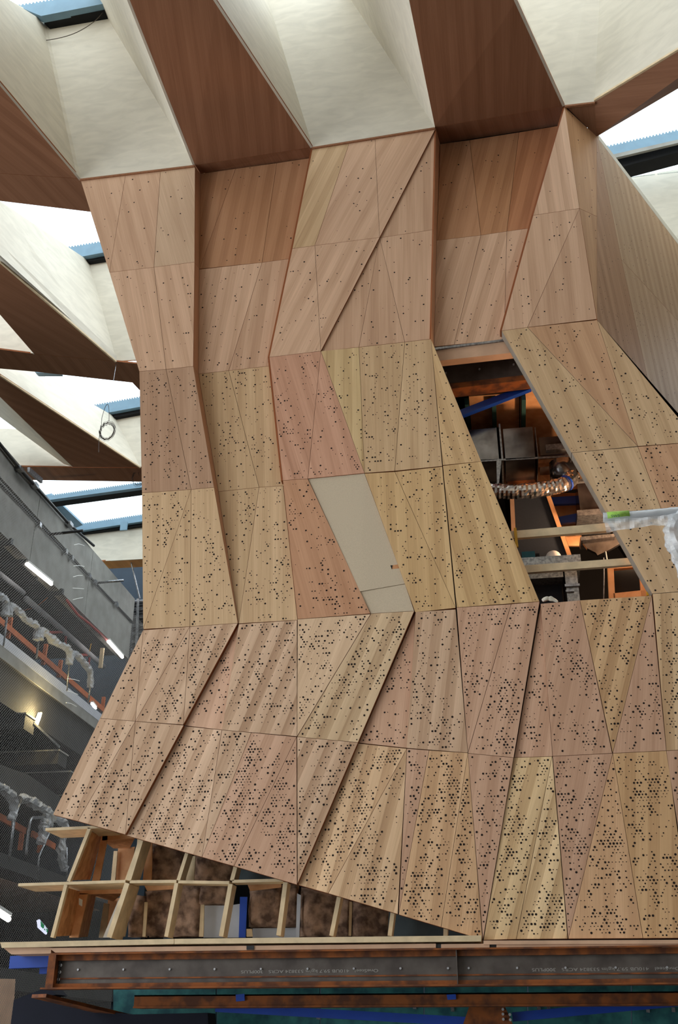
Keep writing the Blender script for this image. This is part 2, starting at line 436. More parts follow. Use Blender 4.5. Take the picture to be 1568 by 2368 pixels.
ply([PY(120, 1304, Y4), PY(430, 1287, Y4), PY(430, 1203, Y4), PY(120, 1244, Y4)])
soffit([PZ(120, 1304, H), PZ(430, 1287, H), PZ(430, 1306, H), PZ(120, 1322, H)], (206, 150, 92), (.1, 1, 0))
# rear coffer seen at the right edge
ply([PY(1330, 600, Y2), PY(1330, 431, Y2), PY(1720, 366, Y2), PY(1720, 640, Y2)])
ply([V((9, 10.2, H)), V((9, 10.2, 14)), V((9, 14.4, 14)), V((9, 14.4, H))])
# beams of the same ceiling above and behind the camera
for y in (5.2, .9, -3.4):
    MB().box((-15, y, H), (11, y + .7, H + 2.6)).build('cross_beam', 'ply', ceil)
    timber('soffit_panel', [V((-15, y, H - .01)), V((11, y, H - .01)), V((11, y + .7, H - .01)), V((-15, y + .7, H - .01))], SOF, .05, (0, 1, 0), ceil, .01, 0, 'soffit')
for x in (3.6, 6.4, 9.2):
    MB().box((x, 5.9, H), (x + .5, 9.2, H + 2.6)).build('cross_beam', 'ply', ceil)
for x0, x1, y0, y1 in ((4.3, 6.2, 10.2, 14.3), (7.4, 9.4, 10.2, 14.3), (-11.4, -10.6, 5.9, 9.6), (-14.2, -13.2, 5.9, 9.6), (-9.2, -8.4, 5.9, 9.6)):  # unseen beams added at both sides to cut skylight on panels and soffits
    MB().prism([(x0, y0, H), (x1, y0, H), (x1 - .4, y0, H + 2.6), (x0 + .4, y0, H + 2.6)], (0, y1 - y0, 0)).build('cross_beam', 'ply', ceil)
    timber('soffit_panel', [V((x0, y0, H - .01)), V((x1, y0, H - .01)), V((x1, y1, H - .01)), V((x0, y1, H - .01))], SOF, .05, (0, 1, 0), ceil, .01, 0, 'soffit')
for k in range(9):
    x = -13.4 + k * 2.8
    for y0, y1 in ((1.6, 5.2), (-2.7, .9), (-9, -3.4)):
        MB().prism([(x, y0, H), (x + .9, y0, H), (x + .3, y0, H + 2.6), (x, y0, H + 2.6)], (0, y1 - y0, 0)).build('cross_beam', 'ply', ceil)
        timber('soffit_panel', [V((x, y0, H - .01)), V((x + .9, y0, H - .01)), V((x + .9, y1, H - .01)), V((x, y1, H - .01))], SOF, .05, (0, 1, 0), ceil, .01, 0, 'soffit')
# lips where the coffers meet the tower
for p, q in (((186, 416), (451, 384)), ((722, 343), (1006, 297)), ((1306, 246), (1375, 238))):
    MB().bar(PY(*p, Y0) + V((0, -.006, -.012)), PY(*q, Y0) + V((0, -.006, -.012)), .03, .028).build('edge_strip', 'edge', ceil)
MB().bar(c2 + V((0, -.02, .012)), c4 + V((0, -.02, .012)), .03, .03).build('edge_strip', 'pine', ceil)
MB().bar(PZ(0, 605, H), PZ(268, 836, H), .03, .03).build('edge_strip', 'pine', ceil)
MB().bar(PZ(0, 868, H), PZ(324, 1081, H), .03, .03).build('edge_strip', 'pine', ceil)

MB().slab([PY(446, 380, 10.3), PY(474, 376, 10.3), PY(474, 412, 10.3), PY(446, 412, 10.3)], .03).build('corner_filler', 'edge', ceil)  # patches added here and below to stop sky leaking through the corners
MB().slab([PY(1358, 288, 10.55), PY(1379.5, 311, 10.55), PY(1368, 322, 10.55)], .03).build('corner_filler', 'edge', ceil)
# ---- skylights: sloping glass, blue-grey bars, black strips painted for the shaded gaps
def skylight(i, x0, x1, y0, y1):
    g = empty('window_%d' % i, ((x0 + x1) / 2, (y0 + y1) / 2, GL((y0 + y1) / 2))); g['kind'] = 'structure'
    n = 4
    for k in range(n):
        xa, xb = x0 + (x1 - x0) * k / n, x0 + (x1 - x0) * (k + 1) / n
        MB().prism([(xa + .02, y0, GL(y0) + .35), (xb - .02, y0, GL(y0) + .35), (xb - .02, y1, GL(y1) + .35), (xa + .02, y1, GL(y1) + .35)], (0, 0, .02)).build('pane', 'glass', g)
    return g
def roofbar(g, top, bot, gap, Y):
    """blue-grey glazing bar from the two pixel ends, black strip for the shaded gap below it, toothed strip on top"""
    a, b = PY(*top[0], Y), PY(*top[1], Y); c, d = PY(*bot[0], Y), PY(*bot[1], Y)
    MB().slab([a, b, d, c], .12).build('glazing_bar', 'skybar', g)
    if gap:
        e, f = PY(*gap[0], Y + .1), PY(*gap[1], Y + .1); c2_, d2_ = PY(*bot[0], Y + .1), PY(*bot[1], Y + .1)
        MB().slab([c2_, d2_, f, e], .3).build('dark_gap', 'black', g)
    mb = MB(); n = max(6, int((b - a).length / .055))
    for k in range(n):
        p = a.lerp(b, (k + .2) / n); q = a.lerp(b, (k + .7) / n)
        mb.slab([p, q, q + V((0, 0, .03)), p + V((0, 0, .03))], .05)
    o = mb.build('toothed_strip', 'skybar', g); o['kind'] = 'stuff'
w1 = skylight(1, -8, 11, 5.9, 10.0); roofbar(w1, ((40, 14), (260, -23)), ((95, 37), (237, 9)), ((107, 48), (242, 24)), Y0 - .25)
w2 = skylight(2, -14, -4.2, 10.7, 14.4); roofbar(w2, ((150, 574), (330, 543)), ((180, 595), (330, 567)), ((205, 604), (330, 584)), Y2 - .2)
w3 = skylight(3, -14, -4.2, 15.1, 18.0); roofbar(w3, ((80, 859), (140, 857)), ((84, 862), (140, 862)), None, 15.0)
roofbar(w3, ((205, 940), (430, 900)), ((240, 956), (430, 921)), ((266, 965), (430, 934)), Y3 - .2)
w4 = skylight(4, -14, -4.2, 18.7, 22.4); roofbar(w4, ((100, 1149), (430, 1102)), ((100, 1158), (430, 1113)), ((110, 1160), (430, 1117)), 20.6)
roofbar(w4, ((160, 1216), (430, 1176)), ((170, 1230), (430, 1190)), ((170, 1236), (430, 1203)), Y4 - .2)
MB().slab([PY(104, 1150, 20.7), PY(120, 1146, 20.7), PY(192, 1214, 22.0), PY(172, 1222, 22.0)], .08).build('glazing_bar', 'skybar', w4)
MB().box(tuple(PY(279, 1207, 22.05)), tuple(PY(293, 1225, 22.05) + V((0, .04, 0)))).build('bracket', 'skybar', w4)
w5 = skylight(5, 1.0, 11, 10.3, 14.4); roofbar(w5, ((1380, 345), (1720, 267)), ((1410, 362), (1720, 290)), ((1435, 387), (1720, 312)), Y2 - .9)
MB().slab([PY(1400, 361, Y2 - .95), PY(1720, 288, Y2 - .95), PY(1720, 294, Y2 - .95), PY(1410, 368, Y2 - .95)], .05).build('bar_cap', 'concrete', w5)

# ================================================================== THE TIMBER TOWER
tower = empty('timber_clad_room', (-1.2, Y0 + 2, .83))
tag(tower, 'tall faceted timber-clad room of perforated triangular panels hanging above the steel beam', 'suspended room')
P_ = (206, 170, 142); Y_ = (206, 175, 138); G_ = (206, 176, 148); R_ = (196, 150, 118); B_ = (186, 152, 126)
back = MB()
OB = [(3.9, .012), (5.6, .12), (7.35, .15), (9.1, .15), (10.8, .2)]
OF = [(7.35, .15), (9.1, .18), (10.8, .42)]
def pan(pts, tone=P_, stripe=.03, g=0.0, dens=0.0, off=0.0, thick=.05, size=1.0, backing=True, label=None, pts3=None, name='panel', edge=(150, 92, 58), mat='veneer'):
    W = []
    for i, p in enumerate(pts):
        z = PY(p[0], p[1], Y0).z
        o = interp(off, z) if isinstance(off, list) else off
        if len(p) > 2: o = p[2]
        W.append(PY(p[0], p[1], Y0 + o))
    if pts3: W = pts3
    cx = sum(p[0] for p in pts) / len(pts); cy = sum(p[1] for p in pts) / len(pts)
    a, b, c = W[0], W[1], W[2]
    gd = PP(cx + g * 30, cy + 30, a, b, c) - PP(cx, cy, a, b, c)
    t = tuple(min(255, max(0, v + d)) for v, d in zip(tone, [R.uniform(-5, 5)] * 3))
    o, fr, n = timber(name, W, t, stripe, gd, tower, thick, .002, mat, edge)
    if label: o['label'] = label
    if dens: perforate(fr, n, dens, o, size)
    if backing:
        q = [p - n * (thick + .004) for p in W]
        k = len(back.v); back.add(q, [tuple(range(len(q)))])
    return o
D1, D2, D3, D4, D5, D6 = .011, .032, .13, .165, .29, .40
# column A
pan([(187,419),(290,406),(253,630)], P_, .03, .25, D1); pan([(290,406),(371,395),(356,618),(253,630)], P_, .03, .25, D1)
pan([(371,395),(451,384),(450,606),(356,618)], G_, .02, .3, D1)
pan([(253,630),(356,618),(384,854),(322,859)], P_, .05, .2, D2); pan([(356,618),(450,606),(447,847),(384,854)], P_, .07, .2, D2)
pan([(322,859),(384,854),(442,1132),(328,1140)], B_, .04, .02, D3); pan([(384,854),(447,847),(495,1127),(442,1132)], B_, .04, .02, D3)
pan([(328,1140),(442,1132),(331,1455)], Y_, .05, 0, D4); pan([(442,1132),(439,1449),(331,1455)], Y_, .05, 0, D4)
pan([(442,1132),(495,1127),(550,1441),(439,1449)], Y_, .05, 0, D4)
# column B (recessed)
pan([(463,402),(545,390),(461,622)], (184,138,104), .08, -.2, D1*.6, OB); pan([(545,390),(640,377),(606,607),(461,622)], (184,138,104), .08, -.2, D1, OB)  # top row: redder wood, also darkened for the shade in the recess
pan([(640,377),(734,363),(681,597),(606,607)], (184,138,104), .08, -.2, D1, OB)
pan([(461,623),(606,607),(529,857),(459,865)], P_, .06, -.2, D2, OB); pan([(606,607),(681,597),(635,845),(529,857)], P_, .07, -.15, D2, OB)
pan([(459,865),(529,857),(599,1127),(505,1137)], Y_, .06, .02, D3, OB); pan([(529,857),(635,845),(663,1123),(599,1127)], Y_, .06, .02, D3, OB)
pan([(505,1137),(599,1127),(552,1442)], Y_, .05, 0, D4, OB); pan([(599,1127),(655,1123.5),(688,1434),(552,1442)], Y_, .05, 0, D4, OB)
# column C
pan([(723,342),(808,330),(728,568),(676,575)], Y_, .08, -.5, D1); pan([(808,330),(867,322),(878,549),(728,568)], P_, .04, -.55, D1)
pan([(867,322),(1007,298),(878,549)], P_, .04, -.55, D1)
pan([(676,575),(728,568),(742,812),(623,826)], P_, .05, -.5, D2); pan([(728,568),(878,549),(742,812)], P_, .05, -.5, D2)
pan([(623,826),(742,812),(712,1107),(654,1111)], (206, 160, 134), .05, .3, D3); pan([(742,812),(843,1094),(712,1107)], (206, 160, 134), .05, .25, D3)
pan([(654,1111),(712,1107),(857,1419),(688,1432)], R_, .04, .3, D4)
pan([(712,1107),(843,1094.5),(937,1350),(832,1368,.0)], (206, 196, 176), .0, 0, 0, .012, name='backing_sheet', label='plain grey unperforated board', mat='greyboard')
pan([(832,1368.5),(937,1350.5),(958,1413),(857,1419)], (206, 196, 176), .0, 0, 0, .012, name='backing_sheet', label='plain grey unperforated board', mat='greyboard')
# notch cut in the grey board
MB().slab([PY(880,1309,Y0+.010), PY(908,1307,Y0+.010), PY(907,1316,Y0+.010), PY(900,1322,Y0+.010), PY(890,1322,Y0+.010), PY(885,1319,Y0+.010)], .008).build('notch', 'black', tower)
MB().slab([PY(908,1307,Y0+.010), PY(921,1305,Y0+.010), PY(924,1314,Y0+.010), PY(907,1316,Y0+.010)], .008).build('notch_packer', 'brownply', tower)
# column D
OD = .025
pan([(1008,299),(1003,531),(878,550)], P_, .05, 0, D1, OD); pan([(878,550),(830,803),(742,813)], P_, .05, 0, D2, OD)
pan([(878,550),(936,791),(830,803)], P_, .05, 0, D2, OD); pan([(878,550),(1003,531),(997,784),(936,791)], P_, .05, 0, D2, OD)
pan([(742,812),(830,803),(843,1094)], (204, 176, 132), .12, 0, D3*.7); pan([(830,803),(936,791),(913,1089),(843,1094)], Y_, .05, .02, D3)
pan([(936,791),(997,784),(1023,1078),(913,1089)], Y_, .05, .02, D3)
pan([(997,784),(1113,1067),(1024,1076)], (212,178,134), .08, .3, D3*.8)
pan([(843,1095),(913,1091),(1054,1406),(960,1416)], (210,176,130), .07, .05, D4); pan([(913,1091),(1023,1079),(1054,1406)], (210,176,130), .07, .05, D4)
pan([(1024,1077),(1113,1067),(1248,1391),(1056,1405)], (210,176,130), .14, .3, D4)
# column F (recessed, above the opening)
pan([(1018,333),(1086,324),(1112,544),(1010,556)], (184,138,104), .08, -.25, D1, OF); pan([(1086,324),(1200,306),(1172,535),(1112,544)], (186,138,102), .09, -.25, D1, OF)  # redder top row again, recess shade put into its tone
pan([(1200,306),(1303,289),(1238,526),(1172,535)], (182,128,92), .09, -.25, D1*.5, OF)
pan([(1010,556),(1112,544),(1050,797),(1004,802)], P_, .08, -.3, D2*.8, OF); pan([(1112,544),(1172,535),(1166,786),(1050,797)], P_, .09, -.3, D2, OF)
pan([(1172,535),(1238,526),(1182,784),(1166,786)], P_, .09, -.3, D2, OF)
# column G and the corner beside it
pan([(1306,247),(1340,482),(1233,498)], P_, .08, .15, D1); pan([(1233,498),(1340,482),(1220,757),(1160,765)], P_, .05, .1, D2)
pan([(1340,482),(1380,738),(1220,757)], P_, .05, .1, D2)
k1 = PZ(1380, 316, H); k0 = PY(1340, 482, Y0); kt = PY(1306, 247, Y0); kb = PY(1381, 740, Y0)
k2 = k1.lerp(kb, .47)
pan([(1306,247),(1380,316),(1376,513),(1340,482)], (200,158,120), .05, .1, D1, pts3=[kt, k1, k2, k0]); pan([(1340,482),(1376,513),(1381,740)], (200,158,120), .05, .1, D1, pts3=[k0, k2, kb])
j2 = PZ(1568, 565, H); j2x = k1 + (j2 - k1) * 1.5
JP = lambda x, y: PP(x, y, k1, j2, kb)
pan([(1380,316),(1437,600),(1500,900),(1381,740)], (182,142,110), .06, .22, .05, pts3=[k1, JP(1437,600), JP(1500,884), kb], size=.7)
pan([(1380,316),(1568,565),(1568,760),(1437,600)], (192,160,128), .07, .22, .04, pts3=[k1, j2x, JP(1640,820), JP(1437,600)], size=.7)
pan([(1437,600),(1640,820),(1640,1060),(1500,884)], (192,160,128), .07, .22, .07, pts3=[JP(1437,600), JP(1640,820), JP(1640,1052), JP(1500,884)], size=.7)
MB().slab([k1 + V((.03,.05,0)), j2x + V((.03,.05,0)), j2x + V((.03,.05,.14)), k1 + V((.03,.05,.10))], .03).build('edge_strip', 'ply', tower)
# column K (right of the opening, standing forward of it)
KE = (150, 140, 128)
pan([(1160,765),(1220,757),(1475,1032),(1321,1047)], Y_, .07, .45, D3*.8, thick=.14, edge=KE, backing=False)
pan([(1220,757),(1381,740),(1475,1032)], (196,156,122), .04, .4, D3*.6, thick=.14, edge=KE)
pan([(1381,740),(1624,1032),(1624,1021),(1475,1032)], Y_, .06, .4, D3*.7)
pan([(1322,1047),(1475,1033),(1600,1366),(1508,1373)], Y_, .07, .45, D4, thick=.14, edge=KE, backing=False)
pan([(1475,1033),(1640,1020),(1640,1363),(1600,1366)], (206,164,130), .06, .45, D4)
# lower tier, upper row
S1, S2 = .17, .06
L_ = (206, 174, 146); LP = (202, 164, 138)
pan([(331,1457),(313,1668),(231,1661)], L_, .10, -.42, D5*.7); pan([(331,1457),(439,1449),(313,1668)], L_, .13, -.42, D5)
pan([(439,1449),(424,1676),(313,1668)], L_, .12, -.42, D5); pan([(439,1449),(550,1441),(424,1676)], L_, .13, -.42, D5)
pan([(553,1444,.05),(514,1688,0),(427,1678,.05)], LP, .06, -.3, D5*.8)
pan([(552,1443),(687,1434),(687,1703),(513,1688)], L_, S1, -.42, D5)
pan([(688,1432),(857,1420),(687,1703)], (220,190,158), .03, -.4, D5); pan([(858,1419),(958,1413),(828,1717),(687,1704)], (208,180,146), S1*1.1, -.43, D5)
pan([(961,1416,.05),(942,1730,0),(830,1718,.05)], LP, .04, -.1, D5*.8); pan([(961,1415),(1054,1409),(1082,1741),(940,1730)], L_, .12, -.12, D5)
pan([(1056,1405),(1182,1397),(1082,1741)], LP, .07, -.18, D5*.9); pan([(1182,1397),(1248,1391),(1188,1752),(1082,1742)], LP, .07, -.18, D5)
pan([(1251,1396,.03),(1278,1749,0),(1189,1752,.04)], LP, .06, -.15, D5*.8); pan([(1250,1396),(1341,1388),(1416,1742),(1278,1749)], LP, .06, -.2, D5)
pan([(1341,1388),(1507,1377),(1417,1742)], (208,172,132), .12, -.25, D5); pan([(1507,1377),(1541,1736),(1417,1742)], LP, .04, -.05, D5)
pan([(1509,1373),(1640,1364),(1640,1731),(1541,1736)], (210,178,140), .14, .03, D5)
# lower tier, bottom row
pan([(231,1661),(313,1668),(180,1899),(122,1884)], L_, .13, -.45, D6*.75); pan([(313,1668),(290,1930),(180,1899)], L_, .12, -.43, D6*.8)
pan([(313,1668),(425,1677),(290,1930)], L_, .12, -.42, D6*.7)
pan([(427,1679,.05),(513,1688,0),(467,1982,0),(292,1932,.05)], L_, S1, -.42, D6); pan([(513,1688),(581,1694),(467,1982)], L_, .10, -.4, D6*.9)
pan([(581,1694),(686,1704),(541,2003),(467,1982)], LP, .10, -.42, D6); pan([(686,1704),(687,2046),(541,2003)], LP, .03, -.4, D6)
pan([(687,1704),(828,1717),(688,2044)], L_, S1, -.42, D6)
pan([(829,1719,.05),(941,1731,0),(759,2066,0),(689,2046,.05)], (210,176,140), S1, -.28, D6); pan([(941,1731),(920,2114),(759,2066)], (210,176,140), S1, -.26, D6)
pan([(941,1731),(992,1735),(922,2115)], LP, .08, -.14, D6*.9); pan([(992,1735),(1082,1741),(1020,2144),(922,2115)], (208,170,132), .11, -.14, D6)
pan([(1082,1741),(1116,2173),(1020,2144)], (208,170,132), .11, -.13, D6)
pan([(1082,1742),(1188,1752),(1117,2173)], LP, .07, -.12, D6)
pan([(1188,1752,.03),(1277,1749,0),(1194,2172,0),(1118,2174,0)], (216,186,144), .20, -.26, D6); pan([(1277,1749),(1313,2171),(1194,2172)], (216,186,144), .20, -.26, D6)
pan([(1278,1749),(1417,1742),(1314,2171)], LP, .05, -.2, D6); pan([(1417,1742),(1487,2170),(1314,2171)], (208,168,130), .05, 0, D6)
pan([(1417,1742),(1541,1736),(1568,1908),(1600,2169),(1487,2170)], (208,170,128), .08, 0, D6)
pan([(1541,1736),(1640,1731),(1640,2168),(1600,2169)], LP, .07, 0, D6)
# the same cladding carried on past the picture's right edge
pan([(1640,1020),(1830,1250),(1830,1352),(1640,1363)], Y_, .06, .4, D4); pan([(1640,1364),(1830,1352),(1830,1722),(1640,1731)], LP, .08, .03, D5*.8)
pan([(1640,1731),(1830,1722),(1830,2165),(1640,2168)], (208,170,128), .08, 0, D6*.8)
# returns between planes
def ret(a, b, c, d, tone=R_):
    return timber('return_panel', [a, b, c, d], tone, .02, d - a, tower, .02, .001)
def rets(front, offs, rear):
    for i in range(len(front) - 1):
        ret(PY(*front[i], Y0 + .01), PY(*rear[i], Y0 + offs[i]), PY(*rear[i+1], Y0 + offs[i+1]), PY(*front[i+1], Y0 + .01))
rets([(451,384),(450,606),(447,847),(495,1127),(550,1441)], [.2, .15, .15, .12, .02], [(463,402),(461,622),(459,865),(505,1137),(552,1442)])
rets([(1008,297),(1003,531),(997,784)], [.42, .18, .15], [(1018,333),(1010,556),(1004,802)])
for a, b in (((723,342),(676,575)), ((676,575),(623,826)), ((623,826),(654,1111)), ((1306,247),(1233,498)), ((1233,498),(1160,765))):
    o_ = .2 if a[0] < 1000 else .4
    p, q = PY(*a, Y0 + .03), PY(*b, Y0 + .03); s = V((-.004, o_ - .03, 0))
    ret(p, p + s, q + s, q)
back.build('backing_board', 'backing', tower)
# black shell added behind the cladding to keep the room dark inside
sh = MB()
sh.box((-3.5, 10.05, 11.36), (1.4, 12.2, 11.39)); sh.prism([(1.38, 10.05, 11.3), (1.84, 10.45, 11.3), (1.8, 11.0, 11.3), (1.38, 12.2, 11.3)], (0, 0, .09)); sh.box((-3.5, 12.2, 7.4), (1.4, 12.25, 11.39)); sh.box((-3.55, 10.3, 7.4), (-3.5, 12.25, 11.39))
sh.box((-3.5, 10.45, 7.42), (1.3, 13.6, 7.46)); sh.prism([(1.3, 10.3, 7.46), (2.9, 10.3, 3.9), (3.4, 10.3, 3.4), (3.4, 10.3, .9), (3.44, 10.3, .9), (3.44, 10.3, 3.42), (2.94, 10.3, 3.95), (1.36, 10.3, 7.46)], (0, 3.3, 0))
sh.box((-3.6, 10.12, 3.8), (-3.55, 11.6, 7.4)); sh.box((-3.75, 11.0, .85), (-3.7, 11.6, 3.8)); sh.box((-4.3, 11.3, 2.6), (-3.7, 11.34, 3.8)); sh.box((-3.6, 13.6, .85), (3.3, 13.65, 7.46)); sh.box((3.4, 10.3, .85), (3.45, 13.6, 7.46))
sh.box((-3.6, 11.55, .85), (.3, 11.6, 7.46)); sh.box((.25, 11.6, .85), (.3, 13.6, 7.46)); sh.box((-3.6, 10.12, 3.75), (.3, 11.6, 3.8))
sh.build('rear_lining', 'black', tower)

# ================================================================== FRAMING BELOW THE CLADDING
YS = 10.13                                   # front edges of the studs
S = lambda x, y, d=0.0: PY(x, y, YS + d)
frame = empty('stud_frame', (-2, YS + .3, .83))
tag(frame, 'bare pine stud frame showing under the slanting lower edge of the perforated cladding', 'timber frame')
def board(name, a, b, wpx, depth, mat='pine', d0=0.0):
    """a stud or nogging: front edge from pixel a to pixel b, wpx pixels wide, depth running back into the wall"""
    wm = wpx / 262
    p, q = S(*a, d0), S(*b, d0); o = V((0, depth / 2, 0))
    d = (q - p).normalized(); up = d.cross(V((0, 1, 0))).normalized()
    return MB().bar(p + o, q + o, depth, wm, up).build(name, mat, frame)
STUDS = [((120,2168),(152,2046),9,.05),((158,2038),(207,1914),9,.05),((252,2168),(294,2042),13,.30),((297,2036),(332,1922),13,.24),((384,2166),(408,2042),10,.16),((412,2036),(432,1972),9,.16),
         ((511,2165),(533,2044),11,.16),((536,2036),(546,1998),10,.16),((644,2163),(660,2040),11,.16),((766,2164),(786,2062),10,.16),((901,2164),(909,2102),10,.14),((1030,2164),(1031,2136),10,.12)]
for a, b, wd, dp in STUDS: board('stud', a, b, wd, dp)
for a, b, dp in (((105,1918),(246,1911),.42),((42,2046),(290,2038),.42),((300,2039),(408,2038),.18),((412,2039),(530,2041),.16),((537,2038),(655,2035),.16)):
    board('nogging', a, b, 7, dp)
# deep ply lined bays at the left end
def face(name, pts, d, mat, t=.02): return MB().slab([S(x, y, d) for x, y in pts], t).build(name, mat, frame)
def quad(name, pts, mat, t=.02): return MB().slab([S(*p) for p in pts], t).build(name, mat, frame)
quad('side_lining', [(125,2166,.02),(153,2052,.02),(195,2064,.55),(176,2163,.55)], 'brownply')
quad('side_lining', [(163,2036,.02),(207,1922,.02),(236,1934,.55),(209,2034,.55)], 'brownply')
face('jamb', [(160,2168),(184,2066),(203,2066),(181,2168)], .42, 'orangeply')
face('header', [(184,2068),(184,2053),(290,2050),(286,2066)], .42, 'orangeply')
quad('side_lining', [(180,2168,.44),(201,2066,.44),(222,2072,.85),(203,2166,.85)], 'brownply')
quad('head_lining', [(200,2066,.44),(288,2062,.44),(262,2085,.9),(222,2074,.9)], 'brownply')
face('jamb', [(228,2168),(240,2088),(252,2090),(244,2168)], .86, 'pine')
face('rear_lining', [(240,2166),(250,2080),(300,2074),(284,2166)], .90, 'orangeply')
face('jamb', [(212,2040),(236,1928),(250,1930),(229,2040)], .42, 'orangeply')
face('header', [(236,1944),(238,1924),(318,1922),(312,1938)], .42, 'orangeply')
face('jamb', [(256,2040),(263,1968),(272,1968),(266,2040)], .80, 'pine')
face('rear_lining', [(268,2040),(273,1962),(312,1958),(300,2040)], .84, 'orangeply')
quad('head_lining', [(238,1944,.44),(312,1938,.44),(300,1962,.84),(262,1962,.84)], 'brownply')
quad('side_lining', [(290,2040,.2),(330,1930,.2),(350,1938,.34),(322,2040,.34)], 'pine')
face('jamb', [(330,2038),(338,1944),(352,1946),(350,2038)], .30, 'orangeply')
face('jamb', [(310,2038),(318,1936),(324,1938),(318,2038)], .24, 'pine')
face('jamb', [(430,2037),(436,1978),(452,1980),(448,2037)], .22, 'pine')
face('header', [(340,2060),(332,2044),(406,2044),(404,2056)], .26, 'orangeply')
face('header', [(578,2060),(572,2044),(650,2042),(650,2052)], .26, 'orangeply')
quad('side_lining', [(258,2166,.02),(296,2052,.02),(310,2060,.3),(290,2166,.3)], 'pine')
face('jamb', [(329,2166),(334,2086),(341,2086),(336,2166)], .26, 'pine')
face('jamb', [(460,2166),(464,2092),(472,2092),(470,2166)], .24, 'pine')
face('jamb', [(570,2166),(570,2148),(582,2148),(584,2166)], .24, 'pine')
face('jamb', [(806,2164),(808,2084),(814,2086),(812,2164)], .22, 'pine')
for p in ((212,1942),(187,2086)):
    MB().slab([S(p[0]-4,p[1]-9,.30), S(p[0]+4,p[1]-5,.34), S(p[0]+3,p[1]+10,.34), S(p[0]-4,p[1]+6,.30)], .004).build('paper_label', 'white', frame)
# bottom plates
def plate(name, a, b, c, d, y0, y1, mat): MB().prism([PY(*p, y0) for p in (a, b, c, d)], (0, y1 - y0, 0)).build(name, mat, frame)
plate('sill_plate', (0,2179), (402,2171), (402,2183), (4,2192), 9.93, 10.45, 'pine')
plate('sill_plate', (403,2171), (1113,2163), (1113,2177), (403,2183), 9.93, 10.35, 'pine')
plate('sill_plate', (1118,2175), (1640,2173), (1640,2182), (1118,2184), 9.94, 10.35, 'ledge')
plate('base_board', (8,2192), (118,2191), (118,2205), (26,2207), 9.96, 10.5, 'ledge')
plate('base_board', (112,2192), (1008,2182), (1008,2192), (128,2203), 9.95, 10.3, 'ledge')
plate('base_board', (1020,2183), (1132,2182), (1132,2192), (1020,2193), 9.95, 10.3, 'ledge')
plate('base_board', (1148,2184), (1640,2181), (1640,2190), (1148,2192), 9.95, 10.3, 'ledge')
plate('spacer', (1008,2183), (1020,2183), (1020,2192), (1008,2192), 9.96, 10.2, 'darksteel')
plate('spacer', (1132,2183), (1148,2183), (1148,2192), (1132,2192), 9.96, 10.2, 'darksteel')
plate('spacer', (570,2187), (587,2187), (587,2196), (570,2196), 9.94, 10.2, 'darksteel')
# wool batts, boards and sheets seen between the studs
def batt(pts, label, d=.42):
    pts = [S(x, y, d) for x, y in pts]; ce = sum(pts, V()) / 4; pts = [ce + (p - ce) * .96 for p in pts]; a, b, c, e = pts; n = 9; vs = []; fs = []
    for i in range(n):
        for j in range(n):
            p = a.lerp(b, j/(n-1)).lerp(e.lerp(c, j/(n-1)), i/(n-1))
            ed = min(i, j, n-1-i, n-1-j)
            p = p + V((.012*mnoise.noise(p*9+V((5,0,0))) , -(.05 if ed else 0) + .035*mnoise.noise(p*11), .012*mnoise.noise(p*8)))
            vs.append(p)
    for i in range(n-1):
        for j in range(n-1): fs.append((i*n+j, i*n+j+1, (i+1)*n+j+1, (i+1)*n+j))
    k = len(vs); vs += [p + V((0, .1, 0)) for p in pts]; 
    fs.append((k, k+1, k+2, k+3))
    tag(MB().add(vs, fs).build('insulation_batt', 'insul', None, True), label, 'insulation', 'brown wool batts in the stud frame')
batt([(347,1938),(440,1960),(430,2040),(344,2040)], 'brown wool batt in the upper row, left of the paired pine studs')
batt([(450,1970),(545,1990),(534,2042),(446,2042)], 'brown wool batt in the upper row, topmost right under the cladding edge')
batt([(300,2066),(338,2070),(334,2168),(294,2168)], 'narrow brown wool batt in the lower row right of the ply lined bay')
batt([(336,2060),(412,2050),(398,2168),(336,2168)], 'brown wool batt in the lower row under the short orange header')
batt([(404,2046),(470,2046),(464,2168),(392,2168)], 'brown wool batt in the lower row left of the big grey plaster panel')
batt([(458,2046),(536,2046),(534,2096),(458,2096)], 'short brown wool batt above the big grey plaster panel')
batt([(576,2058),(660,2044),(652,2146),(572,2146)], 'square brown wool batt just right of the blue tape strip')
batt([(656,2040),(692,2046),(688,2146),(652,2146)], 'narrow brown wool batt left of the upright white board edge')
batt([(694,2050),(790,2060),(776,2168),(692,2168)], 'wide brown wool batt right of the upright white board edge')
batt([(786,2064),(812,2076),(810,2168),(774,2168)], 'narrow brown wool batt beside the second last full stud')
batt([(814,2076),(912,2092),(904,2168),(812,2168)], 'last wide brown wool batt before the dark sheet at right')
def sheet(name, pts, d, mat, label, cat, t=.012): return tag(MB().slab([S(x, y, d) for x, y in pts], t).build(name, mat), label, cat)
sheet('plasterboard', [(472,2094),(524,2094),(516,2168),(470,2168)], .36, 'plaster', 'largest light grey plaster panel between brown batts in the stud frame', 'plasterboard')
sheet('plasterboard', [(528,2094),(556,2090),(552,2168),(524,2168)], .36, 'plaster', 'light grey plaster panel left of the blue tape strip', 'plasterboard')
sheet('plasterboard', [(584,2147),(690,2145),(690,2168),(584,2168)], .44, 'plaster', 'low light grey plaster strip under the square brown batt', 'plasterboard')
sheet('plasterboard', [(687,2066),(696,2070),(692,2168),(684,2168)], .34, 'plaster', 'thin upright white board edge between two brown batts', 'plasterboard')
sheet('blue_tape', [(555,2074),(572,2074),(568,2168),(552,2168)], .33, 'blue', 'bright blue upright tape strip in the stud frame', 'tape')
sheet('white_board', [(274,2080),(276,2084),(258,2168),(238,2168)], .36, 'white', 'white board offcut leaning in the ply lined bay', 'board')
